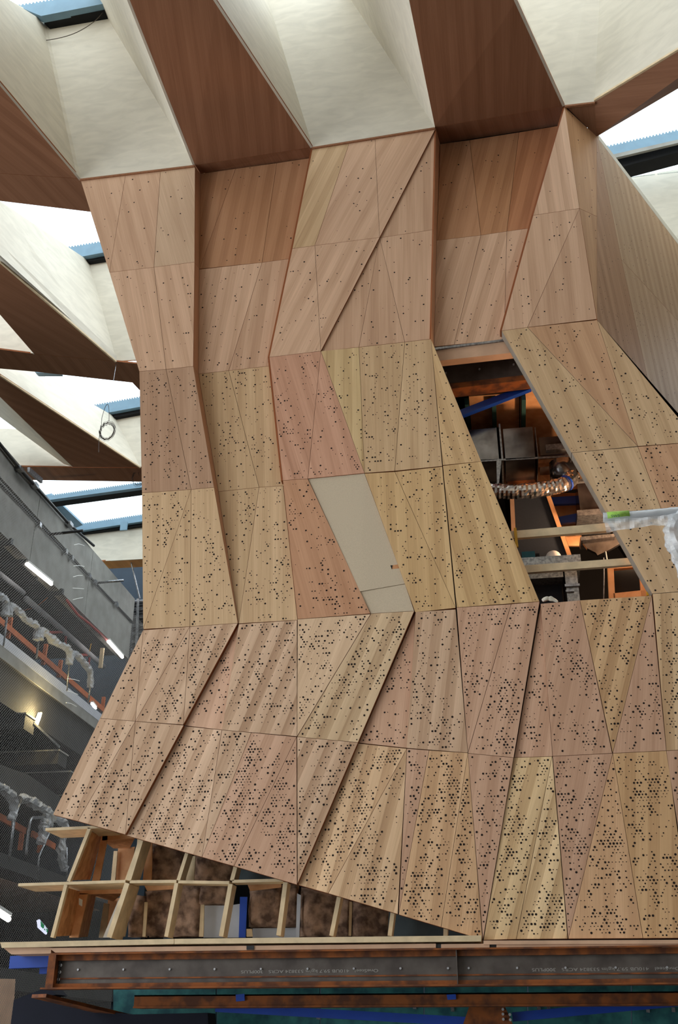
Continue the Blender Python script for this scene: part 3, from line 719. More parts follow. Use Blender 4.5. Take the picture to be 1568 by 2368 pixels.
sheet('foil_sheet', [(540,2000),(640,2030),(640,2042),(536,2042)], .30, 'greywrap', 'dark blue-grey sheet in the upper row under the cladding edge', 'membrane')
sheet('foil_sheet', [(900,2100),(1034,2136),(1034,2168),(896,2168)], .32, 'greywrap', 'dark blue-grey sheet in the last full bay at right', 'membrane')
sheet('foil_sheet', [(1034,2136),(1118,2160),(1118,2168),(1034,2168)], .30, 'greywrap', 'dark blue-grey sheet in the last narrow corner of the frame', 'membrane')

# ================================================================== STEEL UNDER THE ROOM
beam = empty('steel_beam', (-.5, 10.0, .44))
tag(beam, 'long rusty steel beam with stencilled web carrying the timber-clad room', 'beam')
XL, XR = PY(118, 2250, Y0).x, 3.0
zt, zb = PY(784, 2197, Y0).z, PY(784, 2283, Y0).z
MB().box((XL, 9.93, zt - .014), (XR, 10.12, zt)).build('top_flange', 'rust', beam)
MB().box((XL - .06, 9.93, zb), (XR, 10.12, zb + .014)).build('bottom_flange', 'rust', beam)
MB().box((XL, 10.015, zb + .014), (XR, 10.03, zt - .014)).build('web', 'web', beam)
MB().box((XL, 9.985, zt - .062), (XR, 10.014, zt - .014)).build('flange_root', 'rust', beam)
MB().box((XL, 9.985, zb + .014), (XR, 10.014, zb + .048)).build('flange_root', 'rust', beam)
MB().box((XL, 10.008, zb + .085), (XR, 10.0149, zb + .097)).build('rust_streak', 'rust', beam)
MB().box((XL - .012, 9.93, zb + .014), (XL + .06, 10.12, zt - .014)).build('end_plate', 'rust', beam)
MB().box((XL + .075, 9.995, zb + .04), (XL + .085, 10.0145, zt - .05)).build('cleat', 'darksteel', beam)
xs_ = PY(1058, 2250, Y0).x; MB().box((xs_ - .004, 9.95, zb + .014), (xs_ + .004, 10.0149, zt - .014)).build('stiffener', 'web', beam)
def disc(mb, c, r, t, n=10):
    a = [c + V((r*math.cos(2*math.pi*i/n), 0, r*math.sin(2*math.pi*i/n))) for i in range(n)]; return mb.prism(a, (0, t, 0))
for x, y, r in [(140,2232,.014),(138,2248,.014),(135,2265,.014),(133,2281,.013)] + [(x, 2243 - x*.004, .0095) for x in (180,285,392,496,603,711,818,926,1036,1084,1196,1308,1424,1543)]:
    disc(MB(), PY(x, y, 10.0), r, .02).build('bolt', 'bolt', beam)
def stencil(txt, x, y, h, wd, parent, Y, mat='paint', flip=True, name='stencil'):
    cu = bpy.data.curves.new(name, 'FONT'); cu.body = txt; cu.size = h; cu.align_x = 'LEFT'; cu.extrude = .0006
    o = bpy.data.objects.new(name, cu); cu.materials.append(M[mat]); COL.objects.link(o)
    p = PY(x, y, Y); o.rotation_euler = (math.pi/2, math.pi if flip else 0, 0)
    o.rotation_euler = Matrix.Rotation(math.pi/2, 4, 'X').to_euler() if not flip else (Matrix.Rotation(math.pi, 4, 'Y') @ Matrix.Rotation(math.pi/2, 4, 'X')).to_euler()
    t = V(parent.location) if parent else V((0, 0, 0)); o.location = p - t; o.parent = parent
    bpy.context.view_layer.update(); k = wd / max(o.dimensions.x, 1e-3)
    me = bpy.data.meshes.new_from_object(o); me.transform(Matrix.Diagonal((k, 1, 1, 1))); rot = o.rotation_euler.copy(); loc = o.location.copy()
    bpy.data.objects.remove(o); bpy.data.curves.remove(cu)
    o = bpy.data.objects.new(name, me); COL.objects.link(o); o.parent = parent; o.location = loc; o.rotation_euler = rot
    return o
stencil('OneSteel   410UB 59.7 kg/m 533824 ACRS   300PLUS', 875, 2241, .036, 1.25, beam, 10.013)
stencil('OneSteel   410UB 59.7 kg/m 533824 ACRS   300PLUS', 1573, 2236, .036, 1.25, beam, 10.013)
# lower tie and diagonal under it
low = empty('steel_channel', (-.5, 10.3, .2)); tag(low, 'dark rusty steel channel just below the long stencilled beam', 'beam')
za, zb2 = PY(784, 2298, 10.22).z, PY(784, 2329, 10.22).z
MB().box((XL + .75, 10.22, zb2), (XR, 10.24, za)).build('web', 'rust', low)
MB().box((XL + .75, 10.22, za - .012), (XR, 10.42, za)).build('flange', 'rust', low); MB().box((XL + .75, 10.2, zb2), (XR, 10.42, zb2 + .014)).build('flange', 'rust', low)
MB().slab([PY(545,2300,10.2), PY(565,2298,10.2), PY(566,2314,10.2), PY(546,2316,10.2)], .015).build('blue_tag', 'blue', low)
MB().slab([PY(1033,2300,10.2), PY(1054,2299,10.2), PY(1055,2311,10.2), PY(1035,2312,10.2)], .015).build('blue_tag', 'blue', low)
dg = tag(MB().bar(PY(90,2303,10.05), PY(420,2382,11.8), .2, .03).build('diagonal_plate', 'rust'), 'rusty flat steel plate running diagonally back from the beam end', 'plate')
gp = empty('gusset_plate', PY(1140, 2360, 10.5)); tag(gp, 'dark rusty gusset plate with two rows of bolts below the beam', 'gusset')
MB().slab([PY(1085,2328,10.5), PY(1168,2328,10.5), PY(1200,2400,10.5), PY(1060,2400,10.5)], .03).build('plate', 'rust', gp)
for x, y in ((1163,2334),(1163,2345),(1164,2357),(1179,2346),(1180,2358)): disc(MB(), PY(x, y, 10.46), .012, .04).build('bolt', 'bolt', gp)
tag(MB().bar(PY(500,2330,10.6), PY(1110,2364,10.6), .06, .075).build('blue_brace', 'blue'), 'long blue steel brace sloping down to the gusset plate below the beam', 'brace')
tag(MB().bar(PY(1185,2352,10.6), PY(1640,2310,10.6), .06, .075).build('blue_brace', 'blue'), 'blue steel brace rising rightwards from the gusset plate below the beam', 'brace')
und = empty('green_soffit', (0, 12, .1)); tag(und, 'dark green sheeting of the underside behind the blue braces', 'sheeting')
for k in range(6):
    xa = 262 + k * 240
    MB().slab([PY(xa,2276,11.4), PY(xa+237,2276,11.4), PY(xa+237,2420,11.4), PY(xa,2420,11.4)], .03).build('sheet', 'teal', und)
for x, y in ((622,2334),(690,2340),(958,2328),(1046,2334),(1268,2330),(1246,2334),(1498,2336),(1557,2335),(735,2352)):
    MB().slab([PY(x-4,y-6,11.38), PY(x+4,y-5,11.38), PY(x+5,y+6,11.38), PY(x-3,y+5,11.38)], .01).build('clip', 'galv', und)
tag(MB().bar(PY(26,2226,10.25), PY(125,2222,10.25), .08, .11).build('blue_beam', 'blue'), 'short blue painted beam end left of the rusty beam', 'beam')
tag(MB().bar(PY(94,2246,10.4), PY(125,2245,10.4), .06, .05).build('blue_beam', 'blue'), 'small blue bracket under the short blue beam end', 'bracket')

# ================================================================== INSIDE THE OPENING
I = PY
ib = empty('steel_beam', I(1110, 860, 10.6)); tag(ib, 'dark steel beam with rusty lower flange at the top of the opening', 'beam')
MB().slab([I(990,842,10.55), I(1230,812,10.55), I(1230,866,10.55), I(990,892,10.55)], .02).build('web', 'web', ib)
MB().slab([I(990,893,10.48), I(1240,864,10.48), I(1240,876,10.48), I(990,905,10.48)], .2).build('bottom_flange', 'rust', ib)
for x, y in ((1031,862),(1109,853),(1188,842)): disc(MB(), I(x, y, 10.53), .012, .03).build('bolt', 'bolt', ib)
tag(MB().slab([I(1000,808,10.17), I(1190,784,10.17), I(1190,815,10.17), I(1000,836,10.17)], .12).build('header_board', 'ledge'), 'weathered reddish timber header board at the top of the opening', 'board')
tag(MB().slab([I(1002,804,10.15), I(1166,784,10.15), I(1166,788,10.15), I(1002,809,10.15)], .1).build('metal_angle', 'galv'), 'thin grey metal angle along the top of the opening', 'angle')
dk = empty('plywood_deck', (.9, 11.8, 7.1)); tag(dk, 'orange formply deck with green joists seen up inside the opening', 'ceiling deck')
ZD = 7.08
for i in range(3):
    for j in range(4):
        x0, y0 = -.05 + i * .62, 10.75 + j * .66
        MB().box((x0, y0, ZD), (x0 + .61, y0 + .65, ZD + .02)).build('board', 'orangeply', dk)
for x in (1072, 1136, 1206):
    p = PZ(x, 900, ZD - .05); MB().box((p.x, 10.8, ZD - .1), (p.x + .05, 13.4, ZD)).build('joist', 'tealjoist', dk)
br = tag(MB().bar(I(1058,961,10.75), I(1236,892,10.75), .07, .085).build('blue_brace', 'blue'), 'bright blue brace crossing the top of the opening', 'brace')
du = empty('air_duct', I(1180, 1060, 11)); tag(du, 'large sheet metal air duct above the foil hose in the opening', 'duct')
def ibox(mb, x0, y0, x1, y1, Ya, Yb):
    a, b = I(x0, y0, Ya), I(x1, y1, Ya)
    return mb.box((a.x, Ya, b.z), (b.x, Yb, a.z))
ibox(MB(), 1060, 996, 1154, 1062, 11.0, 11.6).build('body', 'duct', du)
ibox(MB(), 1163, 992, 1238, 1058, 11.0, 11.6).build('body', 'duct', du)
ibox(MB(), 1153, 980, 1164, 1064, 10.97, 11.63).build('flange', 'galv', du); ibox(MB(), 1238, 988, 1244, 1060, 10.97, 11.63).build('flange', 'galv', du)
MB().slab([I(1148,1062,10.98), I(1158,1061,10.98), I(1160,1064,10.98), I(1150,1150,10.98)], .02).build('drop_rod', 'galv', du)
MB().slab([I(1100,1064,11.0), I(1330,1052,11.0), I(1330,1056,11.0), I(1100,1068,11.0)], .01).build('seam', 'galv', du)
MB().slab([I(1095,1066,11.6), I(1335,1056,11.6), I(1335,1130,11.6), I(1095,1150,11.6)], .02).build('timber_reflection', 'brownply', du)  # brown colour stands for timber reflected in the duct metal
MB().slab([I(1170,1072,11.55), I(1236,1070,11.55), I(1238,1116,11.55), I(1174,1120,11.55)], .01).build('access_panel', 'rust', du)
d2_ = empty('air_duct', I(1290, 1040, 11.2)); tag(d2_, 'smaller sheet metal duct with a round neck at the right of the opening', 'duct')
ibox(MB(), 1246, 1012, 1345, 1046, 11.1, 11.6).build('body', 'duct', d2_); ibox(MB(), 1262, 1028, 1330, 1036, 11.06, 11.12).build('flange', 'galv', d2_)
MB().tube([I(1300,1072,11.1), I(1304,1112,11.1)], .16, 14).build('neck', 'duct', d2_, True)
MB().slab([I(1245,1048,11.2), I(1345,1040,11.2), I(1345,1060,11.2), I(1245,1072,11.2)], .1).build('timber_reflection', 'brownply', d2_)  # timber reflection painted brown under the smaller duct
MB().slab([I(1300,1112,10.95), I(1355,1106,10.95), I(1355,1112,10.95), I(1300,1118,10.95)], .05).build('flange', 'galv', d2_)
fh = smooth_path([I(1110,1134,10.85), I(1150,1136,10.85), I(1190,1137,10.85), I(1232,1134,10.85), I(1275,1128,10.87), I(1308,1118,10.9), I(1325,1102,11.0)], 8)
hose = empty('flexible_duct', fh[20]); tag(hose, 'crinkled foil flexible duct hose hanging across the opening', 'duct')
MB().tube(fh, [.085 + .006 * (i % 2) for i in range(len(fh))], 18, .16, 3).build('foil_hose', 'foil', hose, False)
MB().tube([fh[-9], fh[-8]], .098, 16).build('blue_tape', 'blue', hose)
nb = empty('partition', I(1260, 1220, 11.6)); tag(nb, 'dark charcoal partition board with brown timber edge behind the foil hose', 'partition')
MB().slab([I(1184,1140,11.4), I(1264,1140,11.4), I(1322,1296,11.4), I(1240,1300,11.4), I(1190,1296,11.4)], .03).build('board', 'navy', nb)
MB().bar(I(1264,1136,11.38), I(1322,1300,11.38), .03, .05).build('edge_stud', 'orangeply', nb)
MB().bar(I(1184,1150,11.36), I(1188,1240,11.36), .03, .05).build('edge_stud', 'ledge', nb)
tag(MB().slab([I(1270,1150,11.7), I(1338,1146,11.7), I(1338,1164,11.7), I(1276,1166,11.7)], .05).build('blue_beam', 'blue'), 'blue steel piece right of the charcoal partition, just under the foil hose', 'beam')
tag(MB().slab([I(1288,1196,11.7), I(1338,1186,11.7), I(1340,1206,11.7), I(1296,1210,11.7)], .05).build('blue_beam', 'blue'), 'lower blue steel piece right of the charcoal partition', 'beam')
tag(MB().slab([I(1270,1140,11.9), I(1345,1140,11.9), I(1345,1262,11.9), I(1315,1262,11.9)], .03).build('plywood_sheet', 'orangeply'), 'orange plywood sheet behind the blue steel pieces', 'sheet')
dd = empty('duct_plenum', I(1370, 1150, 11.3)); tag(dd, 'dark boxed duct with silver lower seam beside the right panel edge', 'duct')
ibox(MB(), 1334, 1113, 1420, 1180, 11.3, 11.8).build('body', 'duct', dd); ibox(MB(), 1334, 1180, 1420, 1187, 11.25, 11.8).build('seam', 'galv', dd)
hd = empty('extract_hood', I(1380, 1255, 11)); tag(hd, 'silver-edged extract hood with dark curved skirt between the two battens', 'hood')
MB().slab([I(1342,1241,10.95), I(1420,1234,10.95), I(1422,1241,10.95), I(1344,1250,10.95)], .25).build('grille', 'galv', hd)
MB().slab([I(1344,1250,11.0), I(1440,1240,11.0), I(1436,1256,11.0), I(1408,1272,11.0), I(1382,1284,11.0), I(1378,1278,11.0), I(1358,1268,11.0)], .05).build('skirt', 'duct', hd)
MB().tube([I(1400,1276,11.0), I(1404,1300,11.0)], .012, 6).build('stem', 'darksteel', hd)
for a, b, c, d, lab in (((1170,1229),(1420,1208),(1420,1226),(1170,1246),'upper yellowish timber batten spanning the opening'), ((1205,1308),(1480,1288),(1480,1304),(1205,1325),'lower yellowish timber batten spanning the opening')):
    tag(MB().slab([I(*a,10.2), I(*b,10.2), I(*c,10.2), I(*d,10.2)], .05).build('timber_batten', 'pine'), lab, 'batten')
tag(MB().slab([I(1188,1221,10.17), I(1194,1220,10.17), I(1199,1264,10.17), I(1192,1265,10.17)], .03).build('spirit_level', 'yellow'), 'small yellow spirit level upright at the left end of the upper batten', 'level')
tb = empty('tool_chest', I(1275, 1388, 10.9)); tag(tb, 'checker plate metal tool chest standing in the opening behind the lower batten', 'tool chest')
ibox(MB(), 1206, 1290, 1344, 1300, 10.75, 11.3).build('lid', 'chequer', tb)
ibox(MB(), 1303, 1300, 1342, 1392, 10.8, 11.3).build('side_panel', 'chequer', tb); ibox(MB(), 1212, 1300, 1303, 1334, 10.8, 11.3).build('front_panel', 'chequer', tb)
ibox(MB(), 1306, 1351, 1341, 1354, 10.77, 10.8).build('rail', 'galv', tb); ibox(MB(), 1308, 1364, 1328, 1367, 10.77, 10.8).build('handle', 'galv', tb)
ibox(MB(), 1230, 1334, 1303, 1395, 11.0, 11.28).build('opening_shade', 'navy', tb)  # dark panel stands for the shaded opening of the chest
sp = bmesh.new(); bmesh.ops.create_uvsphere(sp, u_segments=16, v_segments=10, radius=.09); sme = bpy.data.meshes.new('helmet'); sp.to_mesh(sme); sp.free()
sme.transform(Matrix.Translation(I(1280, 1291, 10.95)))
for p in sme.polygons: p.use_smooth = True
tag(link('safety_helmet', sme, 'white'), 'white safety helmet dome resting on the tool chest', 'helmet')
tl_ = empty('power_tool', I(1222, 1285, 11)); tag(tl_, 'small teal power tool lying at the left end of the tool chest lid', 'power tool')
ibox(MB(), 1206, 1276, 1238, 1290, 10.9, 11.05).build('case', 'tools', tl_); ibox(MB(), 1238, 1280, 1248, 1288, 10.93, 11.0).build('grip', 'black', tl_)
tf = empty('timber_window_frame', I(1450, 1375, 11)); tag(tf, 'orange-brown timber window frame at the lower right of the opening', 'window frame')
for a, b, c, d in (((1405,1308),(1419,1307),(1423,1392),(1409,1392)), ((1477,1300),(1492,1300),(1500,1392),(1484,1392)), ((1418,1372),(1492,1364),(1496,1380),(1420,1386)), ((1410,1306),(1492,1300),(1492,1309),(1411,1316))):
    MB().slab([I(*a,10.9), I(*b,10.9), I(*c,10.9), I(*d,10.9)], .06).build('frame_bar', 'orangeply', tf)
MB().slab([I(1419,1312,10.98), I(1484,1306,10.98), I(1490,1372,10.98), I(1421,1378,10.98)], .01).build('pane', 'black', tf)
tag(MB().tube(smooth_path([I(1396,1290,10.85), I(1397,1330,10.85), I(1396,1390,10.85)], 4), .006, 6).build('hanging_cable', 'galv'), 'thin grey cable hanging left of the timber window frame', 'cable')
tag(MB().slab([I(1495,1368,10.12), I(1504,1367,10.12), I(1504,1376,10.12), I(1496,1377,10.12)], .03).build('packer_block', 'yellow'), 'small yellow packer block in the lower right corner of the opening', 'block')
tag(MB().tube(smooth_path([I(1254,1389,10.0), I(1266,1384,10.0), I(1278,1386,10.0), I(1290,1392,10.0)], 5), [.012,.018,.02,.022,.022,.022,.02,.022,.025,.024,.022,.018,.016,.014,.012,.008], 9, .5, 4).build('plaster_lump', 'ply'), 'lump of pale filler on the top edge under the tool chest', 'filler')
wl = bpy.data.lights.new('work_lamp', 'POINT'); wl.energy = 230; wl.color = (1, .62, .36); wl.shadow_soft_size = .12
wo = bpy.data.objects.new('work_lamp', wl); COL.objects.link(wo); wo.location = (1.95, 10.9, 5.2)

# ---- wrapped handrail in front of the tower at the right
RY = 8.6
hr_ = empty('wrapped_handrail', PY(1560, 1190, RY)); tag(hr_, 'silver handrail in clear plastic wrap with a green label, right edge', 'handrail')
MB().tube([PY(1396,1194,RY), PY(1480,1189,RY), PY(1568,1181,RY), PY(1700,1170,RY)], .034, 12).build('rail', 'galv', hr_, True)
MB().tube(smooth_path([PY(1395,1197,RY), PY(1440,1196,RY), PY(1500,1191,RY), PY(1568,1184,RY), PY(1700,1172,RY)], 14), .046, 14, .12, 2).build('wrap', 'wrap', hr_, True)
fl_t = [(1396,1200),(1430,1199),(1470,1197),(1510,1194),(1545,1190),(1580,1186)]; fl_b = [(1402,1231),(1430,1226),(1470,1221),(1510,1214),(1545,1216),(1580,1222)]
vs, fs = [], []
nx = 40
def along(L, t):
    k = t * (len(L) - 1); i = min(int(k), len(L) - 2); f = k - i; return L[i][0] + (L[i+1][0]-L[i][0])*f, L[i][1] + (L[i+1][1]-L[i][1])*f
for i in range(nx):
    for j in range(7):
        a = along(fl_t, i/(nx-1)); b = along(fl_b, i/(nx-1)); f = j/6
        p = PY(a[0]+(b[0]-a[0])*f, a[1]+(b[1]-a[1])*f, RY - .04)
        vs.append(p + V((0, .03*mnoise.noise(p*17), 0)))
for i in range(nx-1):
    for j in range(6): fs.append((i*7+j, i*7+j+1, (i+1)*7+j+1, (i+1)*7+j))
MB().add(vs, fs).build('hanging_wrap', 'wrap', hr_, False)
MB().tube(smooth_path([PY(1590,1188,RY), PY(1562,1212,RY), PY(1556,1240,RY), PY(1568,1275,RY), PY(1590,1330,RY), PY(1612,1420,RY), PY(1630,1520,RY)], 8), .075, 14, .5, 5).build('post_wrap', 'wrap', hr_, False)
MB().tube(smooth_path([PY(1590,1188,RY), PY(1574,1212,RY), PY(1576,1250,RY), PY(1600,1340,RY), PY(1640,1540,RY)], 6), .022, 10).build('post', 'galv', hr_, True)
MB().tube([PY(1404,1194.5,RY-.012), PY(1455,1191,RY-.012)], .042, 12).build('label', 'greenlabel', hr_, True)
stencil('SWS', 1413, 1196, .034, .075, hr_, RY - .062, 'tealjoist', False, 'lettering')

# ================================================================== LEFT GALLERY
G = lambda x, y, d=0.0: PX(x, y, XF + d)
wl_ = empty('wall_left', (XF, 18, 9)); wl_['kind'] = 'structure'
ZT, ZM, ZB, ZS = 10.28, 9.62, 8.66, 6.82
for i in range(4):
    y0, y1 = 11.8 + i * 3.0, 11.8 + (i + 1) * 3.0 - .02
    MB().box((XF - .25, y0, ZM + .02), (XF, y1, ZT)).build('concrete_panel', 'concrete', wl_)
    MB().box((XF - .25, y0, ZB), (XF - .02, y1, ZM - .03)).build('concrete_panel', 'concrete', wl_)
MB().box((XF - .2, 11.8, ZM - .03), (XF - .05, 23.78, ZM + .02)).build('joint_strip', 'darksteel', wl_)
MB().box((-13.2, 11, -6), (-13, 25, 12)).build('rear_wall', 'concrete', wl_)
dk2 = empty('gallery_ceiling', (-11, 18, ZB)); dk2['kind'] = 'structure'
MB().box((-13, 11.8, ZB + .12), (XF - .25, 23.7, ZB + .3)).build('deck_sheet', 'concrete', dk2)
mb = MB()
for k in range(66): mb.box((-13, 13.8 + k * .15, ZB + .05), (XF - .26, 13.8 + k * .15 + .07, ZB + .12))
mb.build('deck_rib', 'darksteel', dk2)['kind'] = 'stuff'
for x0, y0, x1, y1 in ((-30,1262,28,1252),(-30,1305,62,1297),(-30,1349,86,1336),(20,1384,146,1368)):
    MB().bar(PZ(x0, y0, ZB - .02), PZ(x1, y1, ZB - .02), .07, .12).build('ceiling_channel', 'darksteel', dk2)
MB().box((-10.3, 11, 6.82), (-10.2, 24.4, 7.72)).build('dark_rear_panel', 'navy', wl_)
# gallery slab, flashing and deep edge beam
sl = empty('gallery_slab', (XF, 18, 6.5)); sl['kind'] = 'structure'
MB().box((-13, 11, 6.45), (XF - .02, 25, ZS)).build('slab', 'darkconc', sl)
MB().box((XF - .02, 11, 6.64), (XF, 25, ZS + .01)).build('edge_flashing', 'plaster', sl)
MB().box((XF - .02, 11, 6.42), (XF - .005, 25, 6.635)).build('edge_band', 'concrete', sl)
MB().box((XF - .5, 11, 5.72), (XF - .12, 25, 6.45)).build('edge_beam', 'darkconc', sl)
low_ = empty('lower_slab', (XF, 18, 4.5)); low_['kind'] = 'structure'
for x, y1, y2 in ((63,1648,1685),(140,1733,1766),(166,1782,1822),(190,1836,1866)):
    a = G(x, y1); z2 = PY(x, y2, a.y).z
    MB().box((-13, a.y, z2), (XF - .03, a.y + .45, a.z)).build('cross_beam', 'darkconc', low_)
    MB().box((-13, a.y - .02, a.z - .03), (XF - .01, a.y + .47, a.z)).build('lit_beam_edge', 'concrete', low_)  # paler strip puts the light on the beam's upper edge into colour
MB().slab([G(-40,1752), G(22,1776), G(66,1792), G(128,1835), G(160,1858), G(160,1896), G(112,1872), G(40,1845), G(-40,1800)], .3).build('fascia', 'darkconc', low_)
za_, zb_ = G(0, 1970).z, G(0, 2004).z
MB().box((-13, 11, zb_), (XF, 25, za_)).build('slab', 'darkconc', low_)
MB().box((-13, 11, zb_ - .02), (XF - .6, 25, zb_ - .002)).build('warm_lit_soffit', 'ledge', low_)  # tan colour stands for warm light on this soffit
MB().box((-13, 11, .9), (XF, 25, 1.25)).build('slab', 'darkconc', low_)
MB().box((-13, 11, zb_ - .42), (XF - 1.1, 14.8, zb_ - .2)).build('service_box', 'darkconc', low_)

def lamp(a, b, label, r=.035, power=6, col='tube', body=True):
    t = empty('fluorescent_lamp', a.lerp(b, .5)); tag(t, label, 'lamp')
    if body: MB().bar(a + V((-.0, 0, r * 1.6)), b + V((0, 0, r * 1.6)), r * 2.2, r * 1.1).build('housing', 'white', t)
    MB().tube([a, b], r, 10).build('tube', col, t, True)
    return t
lamp(PZ(61,1304,ZB-.1), PZ(119,1351,ZB-.1), 'larger bare fluorescent lamp under the upper gallery ceiling, upper left')
lamp(PZ(250,1483,ZB-.1), PZ(283,1520,ZB-.1), 'fluorescent lamp under the far end of the upper gallery ceiling beside the louvres')
lamp(PX(212,1627,XF-.4), PX(221,1638,XF-.4), 'tiny fluorescent lamp under the gallery slab beside the cladding edge', .03)
lamp(PX(92,1655,XF-.05), PX(84,1676,XF-.05), 'short upright lamp throwing yellow light on the edge beam')
yl = bpy.data.lights.new('yellow_lamp', 'POINT'); yl.energy = 130; yl.color = (1, .78, .36); yl.shadow_soft_size = .06
yo = bpy.data.objects.new('yellow_lamp', yl); COL.objects.link(yo); yo.location = PX(100, 1650, XF + .12)
lamp(PX(-8,2108,XF-.1), PX(20,2126,XF-.1), 'fluorescent lamp end at the lower left picture edge', .05)
# exit sign
ex = empty('exit_sign', G(96, 2142)); tag(ex, 'small lit green exit sign with white running figure, lower left', 'sign')
MB().slab([G(88,2129), G(92,2126), G(111,2149), G(108,2161), G(90,2145)], .03).build('light_box', 'exit_white', ex)
o_ = V((.012, -.004, 0))
MB().slab([p + o_ for p in (G(93,2129), G(110,2150), G(109,2157), G(94,2143))], .006).build('green_face', 'exit_green', ex)
o2 = V((.02, -.006, 0))
fg = MB()
for q in (((101,2139),(103,2141),(103,2143.5),(101,2141.5)), ((100.5,2142),(104,2145),(104,2149),(100.5,2146)), ((99,2146),(101,2147),(99.5,2149.5),(98.5,2148.5)), ((103,2148.5),(105,2149.5),(105.5,2154),(104,2153)), ((104,2145),(106.5,2147),(106.2,2148.4),(104,2146.6))):
    fg.slab([G(*p) + o2 for p in q], .004)
fg.build('running_figure', 'exit_white', ex)

# services under the upper gallery ceiling
tag(MB().tube([PZ(60,1384,ZB-.16), PZ(150,1462,ZB-.16), PZ(240,1542,ZB-.16)], .065, 12).build('metal_pipe', 'plaster', None, True), 'long shiny metal pipe under the upper gallery ceiling', 'pipe')
tag(MB().tube([PZ(-20,1312,ZB-.16), PZ(54,1371,ZB-.16)], .055, 12).build('metal_pipe', 'plaster', None, True), 'short shiny metal pipe at the left picture edge under the gallery ceiling', 'pipe')
rp = empty('sprinkler_pipe', G(153, 1462, -.7)); tag(rp, 'red sprinkler pipework bending down under the upper gallery ceiling', 'pipe')
for pts in ([(112,1463),(153,1461)], [(153,1461),(151,1490)], [(153,1461),(207,1514),(204,1542)], [(178,1515),(207,1514)]):
    MB().tube([G(*p, -.7) for p in pts], .032, 8).build('pipe_run', 'red', rp, True)
tag(MB().tube([PZ(154,1388,ZB-.06), PZ(180,1422,ZB-.1), PZ(206,1442,ZB-.06), PZ(228,1462,ZB-.06), PZ(247,1480,ZB-.06)], .03, 8).build('red_conduit', 'red', None, True), 'red conduit running to the far fluorescent lamp', 'conduit')
tag(MB().tube(smooth_path([PZ(48,1414,ZB-.1), PZ(80,1404,ZB-.1), PZ(100,1390,ZB-.1), PZ(110,1382,ZB-.05)], 5), .012, 6).build('orange_cable', 'orange', None, True), 'orange cable looping over the shiny pipe', 'cable')
tag(MB().tube(smooth_path([G(198,1448,-.6), G(213,1453,-.6), G(212,1480,-.6), G(207,1506,-.6)], 5), .012, 6).build('yellow_cable', 'yellow', None, True), 'yellow cable hanging near the far red pipework', 'cable')
tag(MB().bar(G(237,1499,-.2), G(232,1545,-.2), .09, .05).build('timber_prop', 'pine'), 'upright pale timber prop at the far end of the gallery', 'prop')
# orange guard boards and posts behind the balustrade
def guard(label, line, posts, d):
    g = empty('guard_rail', G(*line[0], d)); tag(g, label, 'guard rail')
    MB().bar(G(*line[0], d), G(*line[1], d), .05, .12).build('rail_board', 'orange', g)
    for a, b in posts: MB().bar(G(*a, d - .03), G(*b, d - .03), .08, .06).build('post', 'orange', g)
guard('orange timber guard rail with short posts behind the upper wrapped balustrade', ((-20,1418),(246,1648)), [((25,1428),(18,1477)),((107,1490),(99,1537)),((141,1527),(135,1566)),((240,1612),(236,1645))], -.45)
guard('orange timber guard rail behind the lower wrapped balustrade', ((-20,1878),(58,1922)), [((52,1918),(46,1966))], -.35)
guard('short yellow-orange guard rail behind the lower balustrade near the frame', ((74,1928),(126,1958)), [((94,1946),(90,1972))], -.35)
# plastic wrapped hoops of the balustrades
def hoop(label, path, post, r=.06, seed=0):
    h = empty('wrapped_balustrade', G(*path[0])); tag(h, label, 'balustrade')
    pp = smooth_path([G(*p, .02) for p in path], 7)
    MB().tube(pp, [r * (1 + .35 * mnoise.noise(p * 5 + V((seed, 0, 0)))) for p in pp], 10, .5, seed).build('film', 'film', h, False)
    MB().tube([G(*p, .0) for p in post], .024, 8).build('post', 'galv', h, True)
hoop('plastic wrapped upper balustrade hoop at the left picture edge', [(-14,1376),(4,1381),(13,1390),(14,1408),(12,1424)], [(15,1386),(16,1420),(12,1460),(7,1494)], .075, 1)
hoop('plastic wrapped upper balustrade hoop above the white slab edge, second from left', [(22,1424),(27,1403),(36,1406),(60,1432),(80,1444),(87,1458),(84,1480)], [(88,1448),(89,1480),(84,1522)], .075, 2)
hoop('plastic wrapped upper balustrade hoop, third from left', [(92,1478),(97,1459),(106,1464),(130,1486),(152,1497),(161,1510),(160,1536)], [(161,1500),(161,1530),(154,1598)], .075, 3)
hoop('plastic wrapped upper balustrade hoop nearest the cladding edge', [(164,1525),(169,1510),(180,1517),(200,1540),(209,1556),(209,1590)], [(210,1556),(210,1580),(204,1626)], .07, 4)
hoop('plastic wrapped lower balustrade hoop at the left picture edge', [(-14,1812),(6,1824),(26,1842),(32,1862),(27,1896)], [(30,1890),(27,1940),(20,1988)], .08, 5)
hoop('plastic wrapped lower balustrade hoop in the middle', [(46,1850),(54,1845),(80,1858),(104,1872),(116,1884),(112,1910)], [(50,1848),(34,1890),(28,1940),(21,1986)], .085, 6)
hoop('plastic wrapped lower balustrade hoop beside the pine frame', [(108,1886),(102,1912),(100,1930),(94,1950)], [(122,1906),(112,1930),(90,1980),(86,2036)], .09, 7)
hoop('grey film hanging behind the top nogging of the pine frame', [(122,1890),(150,1904),(146,1930),(142,1980),(150,2010)], [(154,1960),(154,2040)], .08, 8)
tag(MB().tube(smooth_path([G(108,1889), G(84,1891), G(72,1894), G(66,1920), G(60,1976)], 5), .03, 8).build('bent_handrail', 'galv', None, True), 'bent bare metal handrail below the lower wrapped hoops', 'handrail')
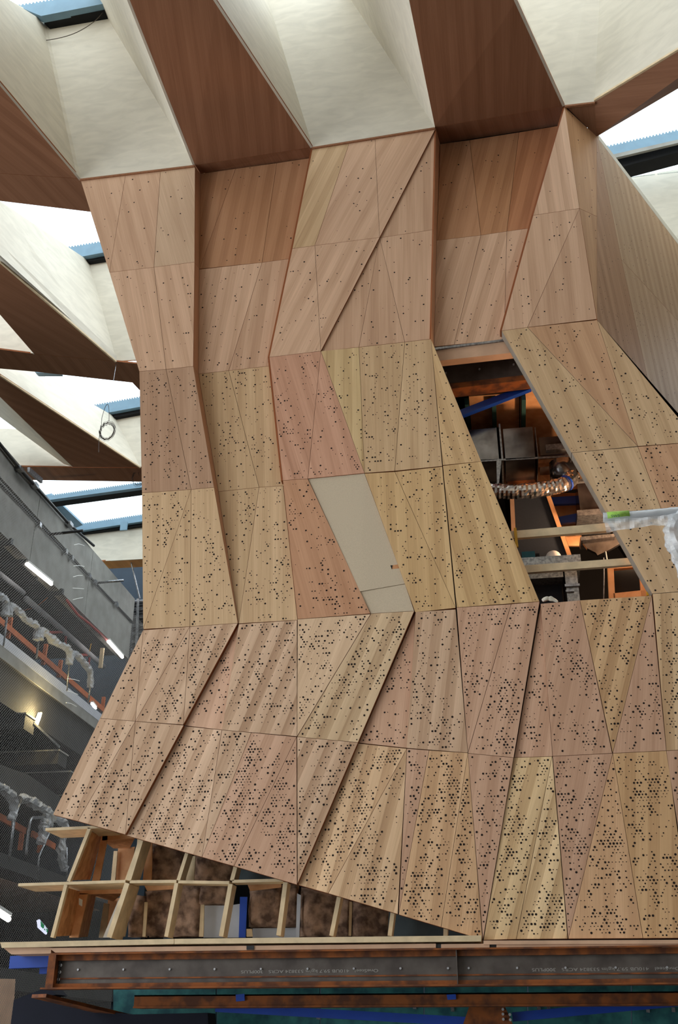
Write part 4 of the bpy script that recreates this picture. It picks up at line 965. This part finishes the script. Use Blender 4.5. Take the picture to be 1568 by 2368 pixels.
# far end: louvres, hanging rod, upper fittings
lv = empty('louvre_stack', G(322, 1450)); tag(lv, 'stack of dark horizontal louvre blades beside the tower edge', 'louvre')
for k in range(22):
    y = 1386 + k * 6.2
    MB().slab([PY(306 - max(0, k - 14) * .8, y + 2, 24.0), PY(345, y - 1, 24.0), PY(345, y + 2.0, 23.85), PY(306 - max(0, k - 14) * .8, y + 5, 23.85)], .02).build('blade', 'galv' if k % 3 == 0 else 'darksteel', lv)
MB().slab([PY(316,1384,23.8), PY(322,1384,23.8), PY(318,1512,23.8), PY(312,1512,23.8)], .02).build('rod', 'galv', lv)
MB().slab([PY(304,1390,24.3), PY(350,1384,24.3), PY(350,1540,24.3), PY(290,1540,24.3)], .05).build('louvre_back', 'darksteel', lv)
hb = empty('hanger_rod', PY(303, 1300, 22.6)); tag(hb, 'thin steel hanger rod with triangular clip below the far pale coffer', 'hanger')
MB().tube([PY(303,1300,22.6), PY(323,1384,22.8)], .02, 6).build('rod', 'galv', hb)
MB().slab([PY(298,1295,22.58), PY(308,1295,22.58), PY(304,1303,22.58), PY(302,1303,22.58)], .02).build('clip', 'galv', hb)
for k, (x0, y0, x1, y1) in enumerate(((115,1236,192,1227),(226,1348,286,1342))):
    a = G(x0, y0, .05); b = PY(x1, y1, a.y)
    tag(MB().tube([a, b], .03, 8).build('outrigger_pole', 'darksteel' if k == 0 else 'galv', None, True), ('darker' if k == 0 else 'brighter, farther') + ' netting outrigger pole sticking out from the concrete parapet', 'pole')
tr_o = empty('top_rail', G(60, 1100, .06)); tag(tr_o, 'dark metal edge rail along the top of the concrete parapet', 'rail')
MB().tube([G(-30,988,.06), G(43,1082,.06), G(160,1212,.06), G(217,1262,.06)], .03, 8).build('rail_bar', 'darksteel', tr_o, True)
for x, y in ((44,1084),(80,1122),(160,1212)): MB().bar(G(x-3,y-4,.07), G(x+4,y+5,.07), .12, .08).build('bracket', 'galv', tr_o)
MB().bar(G(66,1086,.3), G(96,1112,.3), .05, .10).build('strut', 'galv', tr_o)
fr_ = empty('net_cable', G(150, 1274, .05)); tag(fr_, 'dark cable with bright clamps along the middle of the concrete parapet', 'cable')
MB().tube([G(-30,1086,.02), G(85,1206,.02), G(268,1398,.02), G(306,1438,.02)], .022, 6).build('cable_run', 'darksteel', fr_, True)
for x, y in ((91,1213),(152,1275),(166,1290),(206,1331),(220,1346),(269,1397)): MB().bar(G(x-2,y-2,.05), G(x+2,y+3,.05), .07, .1).build('clamp', 'galv', fr_)
# safety net hanging down past all the galleries
nm = bpy.data.meshes.new('safety_net'); XN = XF + .35
ny, nz = 14, 10; vs = []; fs = []
for i in range(ny):
    for j in range(nz):
        y = 11.5 + 12.3 * i / (ny - 1); z = -1 + (9.5 + 1) * j / (nz - 1)
        vs.append((XN + .06 * mnoise.noise(V((y * .8, z * .6, 2))), y, z))
for i in range(ny-1):
    for j in range(nz-1): fs.append((i*nz+j, (i+1)*nz+j, (i+1)*nz+j+1, i*nz+j+1))
nm.from_pydata(vs, [], fs); ul = nm.uv_layers.new(name='UVMap')
for p in nm.polygons:
    for li in p.loop_indices:
        q = vs[nm.loops[li].vertex_index]; ul.data[li].uv = (q[1], q[2])
tag(link('safety_net', nm, 'net'), 'fine grey safety net hung in front of the left galleries', 'net')
mb_ = -1
tie_labels = [q + ' pale loose tie end on the safety net over the upper parapet' for q in ('topmost', 'second highest', 'third highest', 'fourth highest', 'lowest')] + [q + ' pale tie end on the safety net beside the wrapped hoop nearest the cladding' for q in ('highest', 'middle', 'lowest')]
for pts in ([(171,1260),(183,1258),(195,1262)],[(170,1309),(182,1308),(195,1310)],[(169,1334),(181,1331),(191,1331)],[(168,1360),(182,1361),(194,1362)],[(168,1387),(180,1384),(192,1382)],[(155,1570),(170,1571),(184,1575)],[(156,1598),(168,1601),(180,1606)],[(153,1625),(164,1627),(177,1634)]):
    mb_ += 1
    tag(MB().tube(smooth_path([PX(x, y, XN + .03) for x, y in pts], 4), .006, 5).build('net_tie', 'white', None), tie_labels[mb_], 'tie', 'loose tie ends on the safety net')
# hanging coils and thin wires under the skylights
def coil(x, y, r, Y, label, n=7, tail=None):
    c = empty('wire_coil', PY(x, y, Y)); tag(c, label, 'wire coil')
    for k in range(n):
        a = PY(x + R.uniform(-1.5, 1.5), y + R.uniform(-2, 3.5), Y + R.uniform(-.03, .03)); rr = r * R.uniform(.85, 1.1)
        MB().tube([a + V((rr * .85 * math.cos(t * math.pi / 12), .02 * math.sin(3 * t), rr * 1.1 * math.sin(t * math.pi / 12))) for t in range(24)], .0034, 5, closed=True).build('loop', 'wire', c)
    if tail:
        MB().tube(smooth_path([PY(px, py, Y) for px, py in tail], 6), .005, 5).build('tail', 'wire', c)
coil(248, 997, .165, 15.0, 'dark coil of wire hanging in front of the pale left coffer', 10, [(252,974),(252,950),(250,936),(244,940),(236,965),(234,985),(229,1015),(228,1046)])
coil(321, 1103, .17, 18.2, 'pale coil of wire half hidden behind the tower edge', 5, [(322,1100),(320,1090),(323,1082)])
tag(MB().tube(smooth_path([PZ(-20,78,13.6), PZ(20,88,13.6), PZ(60,94,13.6), PZ(115,92,13.6), PZ(170,78,13.6), PZ(215,52,13.8), PZ(240,26,14.0)], 6), .006, 5).build('catenary_wire', 'wire', None), 'thin wire sagging across the top left coffer', 'wire')
tag(MB().tube([PY(270,834,14.39), PY(262,882,14.39)], .006, 5).build('hanging_wire', 'galv', None), 'short thin wire hanging from the left beam edge', 'wire')
# lower left foreground
tag(MB().slab([PX(-60,2262,-8.7), PX(36,2264,-8.7), PX(26,2420,-8.7), PX(-60,2420,-8.7)], .06).build('beige_board', 'ledge'), 'plain beige board at the bottom left corner', 'board')
tag(MB().slab([PY(32,2312,10.8), PY(112,2282,10.8), PY(130,2300,10.8), PY(92,2306,10.8), PY(200,2332,10.8), PY(300,2346,10.8), PY(480,2342,10.8), PY(484,2420,10.8), PY(18,2420,10.8)], .3).build('black_sheeting', 'nearblack'), 'dark navy sheeting mass under the rusty diagonal plate', 'sheeting')
tag(MB().slab([G(76,2268,-.6), G(84,2266,-.6), G(80,2290,-.6), G(72,2291,-.6)], .03).build('white_column', 'white'), 'small pale upright strip seen below the blue beam end', 'column')

ct = empty('cable_tray', G(108, 1698, -.1)); tag(ct, 'small ladder cable tray lit yellow beside the short upright lamp', 'cable tray')
for d in (-.02, -.32): MB().bar(G(78, 1672, d), G(138, 1728, d), .02, .05).build('side_rail', 'galv', ct)
for k in range(7):
    t = (k + .5) / 7; p = G(78, 1672, -.02).lerp(G(138, 1728, -.02), t); q = G(78, 1672, -.32).lerp(G(138, 1728, -.32), t)
    MB().bar(p, q, .03, .02).build('rung', 'galv', ct)
